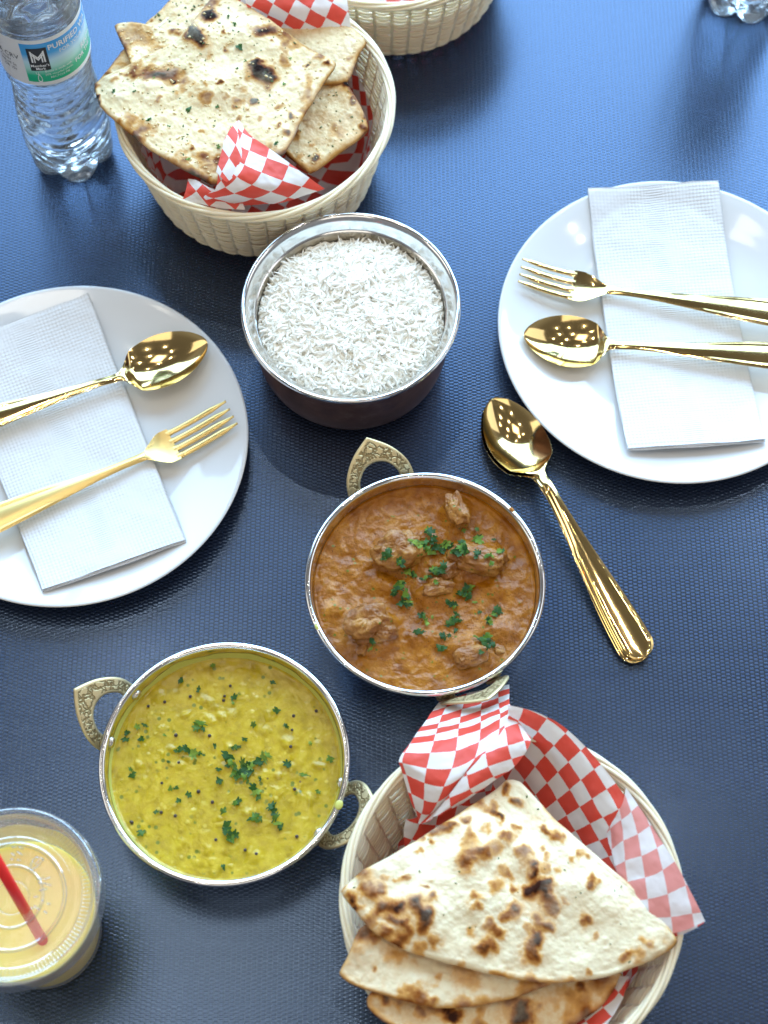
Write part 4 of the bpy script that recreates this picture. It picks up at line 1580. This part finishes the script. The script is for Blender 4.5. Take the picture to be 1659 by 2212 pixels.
# lowest first
ob, info = gnaan('garlic naan piece showing its rounded charred side under the right of the largest piece', [(1200, 250, .080), (1380, 290, .082), (1440, 350, .083), (1500, 455, .082), (1527, 548, .080), (1410, 640, .080), (1288, 722, .080), (1180, 640, .083), (1000, 500, .086)], 0,
                 [(1410, 350, 34, 1.0), (1425, 375, 22, .9), (1385, 320, 22, .8), (1320, 662, 24, .85), (1505, 480, 22, .6), (1510, 530, 26, .55), (1235, 570, 24, .5), (1470, 430, 16, .55), (1265, 500, 16, .4), (1390, 520, 24, .3), (1300, 600, 18, .35), (1240, 660, 22, .3)], 201, base_toast=.20, edge_toast=.6)
crumbs(ob, info, 50, M['herb'], 'herb_flakes', .0010, 1)
crumbs(ob, info, 60, M['garlic'], 'garlic_bits', .0011, 2)
ob, info = gnaan('pale garlic naan piece with rounded edge behind the largest piece on its right', [(1050, 80, .085), (1130, 62, .087), (1290, 63, .088), (1400, 90, .088), (1525, 160, .087), (1485, 240, .086), (1440, 345, .086), (1300, 350, .086), (1050, 250, .086)], 0,
                 [(1450, 260, 24, .42), (1520, 165, 14, .5), (1420, 290, 16, .35), (1230, 90, 20, .2)], 202, base_toast=.16, edge_toast=.35, toastn=.2)
crumbs(ob, info, 40, M['garlic'], 'garlic_bits', .0011, 3)
ob, info = gnaan('narrow browned garlic naan edge at the left end of the stack', [(400, 352, .088), (450, 285, .090), (510, 208, .090), (600, 150, .090), (700, 250, .090), (600, 350, .089), (480, 370, .088)], 0, [(410, 345, 22, .6), (450, 300, 22, .4), (500, 225, 20, .45)], 203, base_toast=.26)
ob, info = gnaan('garlic naan piece showing behind the top corner of the largest piece', [(600, 108, .087), (650, 60, .088), (700, 10, .088), (760, -40, .088), (900, -60, .088), (950, 60, .088), (820, 180, .088), (700, 190, .088)], 0,
                 [(690, 10, 18, .9), (700, 22, 10, .9), (620, 90, 16, .5), (830, 35, 14, .5)], 204, base_toast=.18)
crumbs(ob, info, 60, M['herb'], 'herb_flakes', .0012, 5)
ob, info = gnaan('garlic naan piece with a squared pale corner left of the largest piece top', [(476, 112, .0935), (540, 95, .095), (620, 105, .095), (700, 122, .095), (800, 118, .095), (820, 220, .095), (700, 330, .095), (560, 300, .094), (520, 215, .094)], 0,
                 [(722, 130, 30, .60), (750, 150, 26, .5), (500, 140, 22, .4), (480, 115, 14, .4), (540, 230, 18, .3)], 205, base_toast=.12)
crumbs(ob, info, 40, M['garlic'], 'garlic_bits', .0012, 6)
# the largest piece on top
ol = [(392, 345, .096), (500, 280, .098), (600, 235, .099), (720, 180, .100), (790, 110, .101), (840, 40, .101), (880, -5, .101), (960, -8, .101), (1030, 25, .102), (1130, 90, .103), (1260, 180, .103), (1392, 262, .102), (1340, 350, .102), (1260, 490, .101), (1182, 640, .100), (1080, 700, .098), (985, 742, .096), (880, 765, .096), (815, 735, .096), (700, 672, .097), (590, 600, .098), (480, 510, .098), (415, 440, .097)]
SP = [(815, 175, 44, 1.15), (800, 150, 30, 1.0), (838, 200, 34, 1.0), (875, 85, 34, 1.0), (868, 60, 22, .8), (1088, 320, 50, 1.05), (1060, 290, 34, .95), (1115, 345, 34, .8), (1080, 275, 30, .7), (1050, 422, 20, 1.1), (400, 392, 18, 1.1), (412, 410, 12, 1.1), (398, 350, 20, .5), (555, 290, 34, .62), (520, 305, 22, .5),
      (935, 150, 16, .65), (940, 215, 14, .7), (720, 350, 16, 1.0), (680, 325, 30, .45), (655, 320, 18, .45), (985, 430, 28, .5), (975, 460, 20, .5), (1020, 465, 18, .4), (1165, 450, 22, .45), (1212, 485, 16, .9), (1150, 525, 20, .6), (1190, 555, 22, .8), (840, 645, 34, .48), (800, 605, 16, .8), (845, 545, 20, .45),
      (1345, 278, 18, .8), (1320, 250, 26, .5), (1280, 283, 8, 1.1), (1250, 180, 14, .6), (1380, 262, 16, .7), (935, 410, 16, .4), (858, 365, 18, .35), (905, 355, 12, .8), (1010, 380, 30, .28), (735, 400, 18, .3), (660, 425, 14, .5), (975, 545, 24, .35), (860, 690, 26, .4), (630, 560, 20, .35), (760, 665, 22, .5), (800, 710, 26, .5), (690, 660, 20, .45), (1120, 620, 24, .35),
      (1130, 190, 12, .6), (1050, 30, 20, .5), (1090, 65, 16, .6), (590, 240, 26, .35), (500, 505, 20, .4), (560, 560, 16, .4), (470, 330, 20, .35), (990, 505, 18, .4), (1080, 500, 22, .3), (1230, 330, 20, .2), (1160, 130, 10, .9)]
ob, info = gnaan('largest square garlic naan on top of the stack, two big black blisters', ol, 0, SP, 206, base_toast=.13, edge_toast=.46, nth=560, nrr=150, wave=.0048, fine=.0006,
                 bumps=[(430, 85, 60, 60, 0, .002), (560, 170, 60, 60, 0, .002)], toastn=.85)
crumbs(ob, info, 260, M['garlic'], 'garlic_bits', .00115, 7)
crumbs(ob, info, 90, M['herb'], 'herb_flakes', .0009, 8, .35)
for k, (x, y, s_) in enumerate([(750, 60, 24), (948, 82, 18), (995, 212, 26), (782, 452, 26), (470, 375, 18), (618, 498, 20), (905, 603, 18), (1178, 352, 12), (985, 295, 10), (720, 385, 8), (780, 655, 16), (1345, 515, 24), (1370, 540, 22), (1145, 600, 18), (975, 120, 20), (1205, 250, 10), (640, 330, 8), (900, 440, 14), (558, 385, 14), (835, 240, 9), (700, 520, 12), (1020, 260, 12)]):
    q = P(*c1(x, y), .101)
    # height of the bread below
    o_, c_, Z_, G_ = info
    dd = (G_[..., 0] - q[0]) ** 2 + (G_[..., 1] - q[1]) ** 2
    zz = float(Z_.ravel()[np.argmin(dd)])
    if dd.min() < 1e-5:
        lp = leaf_piece(q, s_ * .5209 / 3050 * .7, random.random() * 6, 700 + k, ob, zz, tilt=.1)
        lp.name = 'herb_leaf'

# plain folded naans
GP = 'folded plain naans'
ol = [(1100, 780, .060), (1290, 922, .064), (1345, 955, .064), (1388, 992, .063), (1370, 1032, .062), (1250, 1080, .060), (1000, 1000, .060)]
ob, info = bread('plain_naan', 'small browned naan tip poking out beneath the folded stack towards the paper', 'naan', [(*c3(x, y), h) for x, y, h in ol], M['naan'], spots3([(1320, 945, 30, .7), (1350, 1020, 26, .6), (1380, 990, 20, .5)]), 305, group=GP)
ol = [(185, 1335, 0.0940), (165, 1400, 0.0920), (230, 1462, 0.0920), (350, 1520, 0.0893), (600, 1580, 0.0800), (850, 1570, 0.0717), (1020, 1480, 0.0710), (1150, 1395, 0.0720), (1205, 1320, 0.0720), (1225, 1262, 0.0720), (1000, 1150, 0.0720), (500, 1150, 0.0873)]
ob, info = bread('plain_naan', 'lowest folded naan, its browned fold cut off by the near edge', 'naan', [(*c3(x, y), h) for x, y, h in ol], M['naan'],
                 spots3([(500, 1430, 34, .85), (530, 1450, 26, .9), (470, 1420, 24, .6), (810, 1400, 34, .8), (800, 1450, 44, .85), (760, 1380, 34, .5), (1060, 1320, 26, .75), (240, 1365, 30, .75), (200, 1350, 24, .6), (300, 1385, 34, .5), (870, 1410, 20, .4), (390, 1440, 20, .5), (620, 1420, 30, .35), (1150, 1400, 30, .35)]), 304, group=GP, base_toast=.22, toastn=.6)
ol = [(150, 1068, 0.1010), (118, 1110, 0.1010), (85, 1190, 0.1000), (48, 1262, 0.0990), (80, 1298, 0.0990), (150, 1328, 0.0980), (300, 1375, 0.0980), (450, 1408, 0.0945), (600, 1402, 0.0910), (750, 1372, 0.0875), (850, 1338, 0.0852), (960, 1290, 0.0840), (1000, 1200, 0.0840), (700, 1050, 0.0907), (350, 1000, 0.0998)]
ob, info = bread('plain_naan', 'middle folded naan with a rounded doubled edge beneath the top piece', 'naan', [(*c3(x, y), h) for x, y, h in ol], M['naan'],
                 spots3([(150, 1095, 40, .75), (190, 1130, 30, .6), (130, 1165, 26, .3), (195, 1265, 16, .6), (380, 1350, 44, .5), (330, 1340, 30, .45), (430, 1385, 30, .55), (450, 1290, 20, .4), (600, 1300, 50, .30), (850, 1320, 60, .42), (900, 1310, 40, .45), (650, 1380, 40, .3), (560, 1250, 70, .28), (280, 1190, 50, .30), (560, 1400, 40, .4)]), 303, group=GP, base_toast=.14, edge_toast=.4, wave=.003,
                 bumps=[(c3(250, 1230)[0], c3(250, 1230)[1], 120, 40, -.5, .004)])
ol = [(745, 462, 0.0910), (800, 470, 0.0910), (850, 520, 0.0920), (960, 635, 0.0940), (1080, 742, 0.0960), (1190, 838, 0.0970), (1285, 915, 0.0970), (1380, 1020, 0.0960), (1452, 1130, 0.0940), (1405, 1178, 0.0940), (1300, 1230, 0.0940), (1150, 1278, 0.0950), (1000, 1300, 0.0960), (850, 1298, 0.0970), (650, 1262, 0.0990), (480, 1215, 0.1034), (330, 1172, 0.1064), (200, 1100, 0.1080), (105, 995, 0.1060), (58, 925, 0.1040), (100, 878, 0.1040), (150, 835, 0.1050), (240, 790, 0.1052), (350, 722, 0.1040), (480, 640, 0.1014), (600, 560, 0.0970), (690, 505, 0.0922)]
SP3 = [(758, 490, 22, .80), (788, 545, 26, .85), (690, 590, 30, .85), (715, 612, 22, .85), (700, 545, 34, .5), (650, 570, 30, .45), (568, 632, 20, .75), (480, 660, 34, .7), (450, 690, 26, .6), (510, 650, 24, .6), (620, 540, 28, .5), (750, 690, 30, .65), (720, 680, 22, .55), (790, 655, 20, .6), (905, 668, 22, .7), (950, 695, 26, .65), (925, 680, 20, .6), (665, 665, 22, .4), (590, 685, 26, .55), (440, 738, 16, .7), (390, 710, 18, .5), (375, 755, 14, .5),
       (600, 790, 46, .62), (560, 830, 36, .70), (640, 770, 34, .65), (690, 740, 40, .5), (580, 720, 40, .40), (660, 800, 30, .45), (730, 850, 36, .42), (760, 860, 24, .5), (845, 830, 26, .95), (860, 860, 20, .8), (820, 770, 30, .6), (800, 755, 24, .5), (870, 920, 40, 1.0), (900, 900, 26, .95), (830, 915, 26, .9), (770, 920, 24, .7), (910, 950, 34, .75), (930, 990, 28, .60), (690, 910, 34, .55), (610, 955, 30, .6), (615, 1010, 22, .55), (900, 830, 24, .5), (950, 850, 22, .4), (985, 960, 16, .5), (900, 780, 20, .5), (890, 740, 16, .5),
       (770, 1005, 36, .80), (740, 1030, 20, .5), (880, 1045, 32, .65), (910, 1070, 28, .65), (860, 1110, 28, .95), (865, 1140, 28, .9), (840, 1180, 38, .7), (870, 1190, 28, .6), (820, 1085, 20, .4), (660, 1150, 34, .72), (640, 1170, 30, .6), (690, 1165, 24, .5), (680, 1080, 34, .6), (590, 1100, 30, .40), (700, 1090, 26, .5), (440, 1145, 34, .55), (1070, 1040, 26, .75), (1100, 890, 24, .65), (1095, 915, 20, .6), (1050, 770, 20, .55), (1105, 1120, 16, .5), (1010, 800, 24, .45), (1090, 1250, 14, .6), (1240, 1190, 22, .6), (1340, 1130, 24, .5), (1300, 1110, 26, .4), (1290, 1180, 34, .4),
       (165, 870, 44, .55), (140, 860, 30, .4), (190, 945, 36, .75), (230, 930, 26, .6), (150, 930, 24, .5), (270, 1005, 44, .8), (220, 1010, 36, .7), (300, 1000, 26, .7), (380, 1010, 44, .85), (400, 1040, 40, .85), (360, 980, 34, .65), (430, 960, 22, .7), (405, 912, 14, .7), (310, 1075, 26, .9), (280, 1060, 26, .6), (400, 1090, 34, .7), (330, 1110, 26, .6), (290, 885, 18, .5), (320, 885, 14, .6), (250, 885, 16, .5), (190, 1060, 34, .5), (110, 970, 26, .95), (130, 1005, 20, .8), (300, 1150, 40, .75), (230, 1120, 30, .6), (380, 1185, 30, .5), (560, 1240, 30, .4), (700, 1275, 30, .4), (850, 1290, 40, .45), (1000, 1295, 30, .35), (70, 925, 20, .6)]
ob, info = bread('plain_naan', 'top folded naan, a pointed fan blistered brown all over', 'naan', [(*c3(x, y), h) for x, y, h in ol], M['naan'], spots3(SP3), 302, group=GP, nth=620, nrr=170, base_toast=.06, edge_toast=.36, wave=.0056, dome=.005, toastn=.16,
                 bumps=[(c3(620, 770)[0], c3(620, 770)[1], 62, 22, .55, .004), (c3(540, 830)[0], c3(540, 830)[1], 20, 44, -.4, -.002), (c3(870, 850)[0], c3(870, 850)[1], 22, 60, .5, .0035), (c3(760, 880)[0], c3(760, 880)[1], 40, 24, 0, -.003), (c3(380, 1030)[0], c3(380, 1030)[1], 40, 60, .3, .003), (c3(1000, 890)[0], c3(1000, 890)[1], 50, 40, 0, .003), (c3(1150, 960)[0], c3(1150, 960)[1], 60, 40, -.5, .003),
                        (c3(500, 960)[0], c3(500, 960)[1], 30, 80, .3, -.0025), (c3(1000, 1120)[0], c3(1000, 1120)[1], 90, 60, .3, -.002)])
crumbs(ob, info, 26, M['herb'], 'herb_flakes', .0007, 12, .5)

# ------------------------------------------------------------------ drink cup
HL = .115
CC = P(24, 1936, HL)[:2]
cupt = thing('drink_cup', 'clear plastic cup of mango drink with domed ring lid and red straw', 'drink cup', (CC[0], CC[1], 0))
RL = .0526
# cup tapers towards its base
cp = [(0, .003), (.030, .003), (.0335, .0005), (.0355, .002), (.0365, .010), (.0410, .060), (.0445, .090), (.0478, .1050), (.0495, .1090), (.0500, .1105)]
v, f = lathe(resample(catmull(cp, 120), 60), 96, (CC[0], CC[1], 0))
part('cup_body', v, f, M['cup'], cupt)
ls = [(0, .0038), (.031, .0038), (.0355, .010), (.0410, .066), (.0422, .0735), (.0415, .0743), (.02, .0748), (0, .0748)]
v, f = lathe(resample(np.array(ls), 60), 96, (CC[0], CC[1], 0))
part('lassi', v, f, M['lassi'], cupt)
# the drink has coated the wall above its surface
v, f = lathe(resample(np.array([(.0422, .0735), (.0440, .090), (.0464, .1030)]), 30), 200, (CC[0], CC[1], 0), mod=lambda r, z, T: (r, np.where(z > .074, .074 + (z - .074) * (.86 + .14 * np.sin(T * 3 + 1.2 * np.sin(T * 5))), z)))
part('drink_film', v, f, M['film'], cupt)


def lidmod(r, z, T):
    k = (smooth01(r, .0409, .0420) * (1 - smooth01(r, .0452, .0462))) * (z > .111)
    return r, z + k * .0007 * np.sin(T * 120)


lp = [(0, .1478), (.0090, .1478), (.0094, .1470), (.0100, .1478), (.0165, .1478), (.0170, .1490), (.0176, .1494), (.0182, .1478), (.0285, .1476), (.0292, .1492), (.0300, .1496), (.0310, .1478), (.0340, .1474), (.0346, .1468), (.0385, .1468), (.0396, .1476), (.0442, .1482), (.0450, .1500), (.0458, .1530), (.0470, .1542), (.0488, .1540), (.0500, .1524), (.0506, .1490), (.0508, .1440), (.0512, .1400), (.0508, .1385)]
lp = [(r * 1.035, z - .035) for r, z in lp]
v, f = lathe(resample(np.array(lp), 150), 480, (CC[0], CC[1], 0), mod=lidmod)
part('lid', v, f, M['lid'], cupt)
# embossed bars round the middle of the lid
for (cx, cy, glyph) in [(155, 650, 0), (330, 735, 1), (410, 930, 2), (370, 1120, 3)]:
    q0 = np.array([(cx * .2364), (2150 * .7855 + cy * .2364)])
    strokes = {0: [(-50, -50, 0, -55), (10, -55, 60, -40), (-50, 0, -20, 30), (0, -15, 50, 20), (-60, 55, -30, 60), (0, 60, 30, 70)],
               1: [(-60, 60, -30, -20), (-30, -20, 0, -50), (0, -50, 70, -30), (70, -30, 20, 30), (20, 30, -50, 75), (-10, 20, 30, -20)],
               2: [(-70, -40, -10, -50), (0, -40, 50, -60), (-60, -10, 0, 0), (0, 0, 60, 20), (-50, 65, 20, 45)],
               3: [(-60, -70, -20, -70), (10, -40, 30, -20), (60, -10, 90, 0), (-60, 10, -10, 50), (30, 60, 60, 80), (-90, 30, -60, 40)]}[glyph]
    for (x0, y0, x1, y1) in strokes:
        a_, b_ = P(q0[0] + x0 * .2364, q0[1] + y0 * .2364, .1134), P(q0[0] + x1 * .2364, q0[1] + y1 * .2364, .1134)
        v, f = tube(np.linspace(a_, b_, 4), .0006, 6)
        part('embossed_mark', v, f, M['lid'], cupt)
# straw: through the hole, into the drink
hole = P(52, 1962, .113)
dirv = P(0, 1872, .160) - hole
dirv /= np.linalg.norm(dirv)
hole_c = hole
pth = np.linspace(hole + dirv * .075, hole - dirv * .055, 40)
v0, f0 = lathe([(.0033, -1), (.0033, 1), (.0029, 1), (.0029, -1)], 20, wrapv=True)
t1 = np.cross(dirv, [0, 0, 1]); t1 /= np.linalg.norm(t1)
t2 = np.cross(dirv, t1)
mid, hl_ = hole + dirv * .008, .090
vv = mid + v0[:, :1] * t1 + v0[:, 1:2] * t2 + v0[:, 2:] * dirv * hl_
st = part('drinking_straw', vv, f0, M['straw'], None, loc=tuple(mid))
tag(st, 'red straw standing through the lid of the mango drink', 'straw')

# ------------------------------------------------------------------ water bottles


def text_mesh(s, size, bold=False):
    cu = bpy.data.curves.new('txt', 'FONT')
    cu.body = s
    cu.size = size
    cu.align_x = 'CENTER'
    cu.resolution_u = 2
    if bold:
        cu.offset = size * .018
    ob = bpy.data.objects.new('txt', cu)
    COL.objects.link(ob)
    bpy.context.view_layer.update()
    me = ob.evaluated_get(bpy.context.evaluated_depsgraph_get()).to_mesh()
    v = np.array([tuple(x.co) for x in me.vertices])
    f = [tuple(p.vertices) for p in me.polygons]
    ob.to_mesh_clear()
    bpy.data.objects.remove(ob)
    bpy.data.curves.remove(cu)
    return v, f


HB = .208
bprof = [(0, .006), (.010, .006), (.018, .0035), (.0245, .0008), (.0290, .0025), (.0316, .009), (.0322, .020), (.0320, .055), (.0300, .078), (.0290, .088), (.0296, .096), (.0318, .106), (.0324, .112), (.0324, .152), (.0322, .156), (.0315, .160), (.0290, .172), (.0225, .184), (.0150, .192), (.0125, .196), (.0122, .204)]


bprof = [(r, z if z < .02 else .02 + (z - .02) * 1.165) for r, z in bprof]


def bottle_mod(shrink=0.0):
    def mod(r, z, T):
        # five feet at the base, horizontal ribs above
        k = np.clip(1 - z / .024, 0, 1)
        lobe = np.abs(np.cos(T * 2.5)) ** .7
        r = r - k * (1 - lobe) * .0085 * (r > .008)
        z2 = z + k * (1 - lobe) * .0060 * (r > .006) + 0
        ang = .0011 * np.sin((z * 1000 + 2.6 * np.sin(T * 3)) / 8.4 * 2 * PI)
        env = smooth01(z, .022, .032) * (1 - smooth01(z, .112, .122))
        seam = 1 - .55 * np.exp(-((((T + 2.6) % (2 * PI / 3)) - PI / 3) / .16) ** 2)
        r = r + ang * env * seam
        sh = smooth01(z, .186, .190) * (1 - smooth01(z, .200, .206))
        r = r + sh * .0008 * np.sin(T * 10)
        return np.maximum(r - shrink, 0), z2
    return mod


def bottle(c, label, yaw):
    root = thing('water_bottle', label, 'water bottle', (c[0], c[1], 0), 'plastic water bottles')
    prof = resample(catmull(bprof, 400), 260)
    v, f = lathe(prof, 180, (c[0], c[1], 0), mod=bottle_mod())
    part('bottle_shell', v, f, M['pet'], root)
    zs = prof[:, 1]
    wp = prof[prof[:, 1] < .190]
    wp = np.vstack([wp, [(wp[-1, 0] * .6, wp[-1, 1]), (0, wp[-1, 1])]])
    v, f = lathe(wp, 180, (c[0], c[1], .0006), mod=bottle_mod(.0005))
    part('water', v, f, M['water'], root)
    cap = [(0, .2455), (.0125, .2455), (.0138, .2445), (.0141, .2420), (.0141, .2310), (.0138, .2305)]
    v, f = lathe(resample(np.array(cap), 30), 120, (c[0], c[1], 0), mod=lambda r, z, T: (r + .0003 * np.sin(T * 60) * (z < .2435), z))
    part('cap', v, f, M['cap'], root)
    # label band
    z0, z1 = .127, .175
    n = 200
    th = np.linspace(0, 2 * PI, n + 1)
    rows = np.linspace(0, 1, 12)
    T, Q = np.meshgrid(th, rows, indexing='ij')
    rl = .03275
    V = np.stack([c[0] + rl * np.cos(T + yaw), c[1] + rl * np.sin(T + yaw), z0 + (z1 - z0) * Q], -1).reshape(-1, 3)
    uv = np.stack([T / (2 * PI), Q], -1).reshape(-1, 2)
    lb = part('label_band', V, gridf(n + 1, 12), M['label'], root, uv=uv)

    def put(s, size, ang, z, mat, bold=False, name='lettering'):
        v, f = text_mesh(s, size, bold)
        wrap(v, f, ang, z, mat, name)

    def wrap(v, f, ang, z, mat, name, dr=.0002):
        r = rl + dr
        z = z0 + (z - .111) * 1.143
        a = yaw + ang + v[:, 0] / r
        V = np.stack([c[0] + r * np.cos(a), c[1] + r * np.sin(a), z + v[:, 1] * 1.12], -1)
        part(name, V, f, mat, lb, smooth=False)

    # u = angle/(2pi); coloured field from u .30 to .93
    A0 = 2 * PI * .30
    k = .030
    # black emblem square, subdivided so that it follows the curve
    n2 = 12
    xs = np.linspace(-.0070, .0070, n2)
    g = np.array([[(x, y, 0) for y in (-.0105, .0105)] for x in xs]).reshape(-1, 3)
    wrap(g, gridf(n2, 2), A0 + .34, .1355, M['ink_black'], 'emblem')
    for s in (-1, 1):
        for (x0, w) in ((.0050, .0012), (.0031, .0009)):
            bar = [(s * x0, -.0042, 0), (s * (x0 - w), -.0042, 0), (s * (x0 - w), .0060 - (.005 - x0) * 1.2, 0), (s * x0, .0066 - (.005 - x0) * 1.2, 0)]
            wrap(np.array(bar), [(0, 1, 2, 3) if s < 0 else (3, 2, 1, 0)], A0 + .34, .1372, M['ink_white'], 'emblem_bar', .0004)
        for dy in (0, -.0018):
            dg = [(s * .0048, .0064 + dy, 0), (s * .0048, .0050 + dy, 0), (0, -.0006 + dy, 0), (0, .0010 + dy, 0)]
            wrap(np.array(dg), [(0, 1, 2, 3) if s < 0 else (3, 2, 1, 0)], A0 + .34, .1372, M['ink_white'], 'emblem_bar', .0004)
    wrap(*text_mesh("Member's", .0033, True), A0 + .34, .1290, M['ink_white'], 'lettering', .0004)
    wrap(*text_mesh("Mark", .0033, True), A0 + .34, .1262, M['ink_white'], 'lettering', .0004)
    put('PURIFIED WATER', .0066, A0 + 1.36, .1425, M['ink_white'], True)
    put('FOR YOUR THIRST', .0046, A0 + 1.40, .1372, M['ink_white'])
    put('RECYCLE', .0062, A0 + 1.75, .1262, M['ink_white'], True)
    put('FOR THE PLANET', .0050, A0 + 1.72, .1205, M['ink_white'], True)
    put('Bottle is made with', .0026, A0 + .72, .1232, M['ink_white'])
    put('50% recycled plastic', .0026, A0 + .72, .1202, M['ink_white'])
    put('RECYCLE ME', .0026, A0 + .72, .1172, M['ink_white'])
    put('U', .0034, A0 + .24, .1218, M['ink_white'])
    put('CA CRV', .0062, A0 - .42, .1340, M['ink_grey'])
    put('CTHIV', .0036, A0 - .46, .1300, M['ink_grey'])
    put('ME-HI 5c', .0036, A0 - .40, .1262, M['ink_grey'])
    put('OR 10c', .0036, A0 - .38, .1224, M['ink_grey'])
    for i in range(4):
        put('bottled from a municipal source', .0022, A0 - .95, .1470 - i * .0030, M['ink_grey'])
    # little bottle pictogram outline
    bo = catmull([(-.0012, 0), (-.0014, .004), (-.0006, .0062), (-.0006, .0070), (.0006, .0070), (.0006, .0062), (.0014, .004), (.0012, 0)], 28, closed=True)
    ri = bo * .72 + np.array([0, .0009])
    V = np.hstack([np.vstack([bo, ri]), np.zeros((56, 1))])
    i = np.arange(28)
    wrap(V, np.stack([i, (i + 1) % 28, (i + 1) % 28 + 28, i + 28], -1)[:, ::-1], A0 + .27, .1150, M['ink_white'], 'pictogram')
    return root


b1 = P(160, 333, 0)[:2]
bottle(b1, 'clear ribbed water bottle with blue and green label beside the garlic naan basket', R_(-212))
b2 = P(1600, -4, 0)[:2]
bottle(b2, 'clear water bottle at the far right edge, only its lobed base in the picture', R_(40))
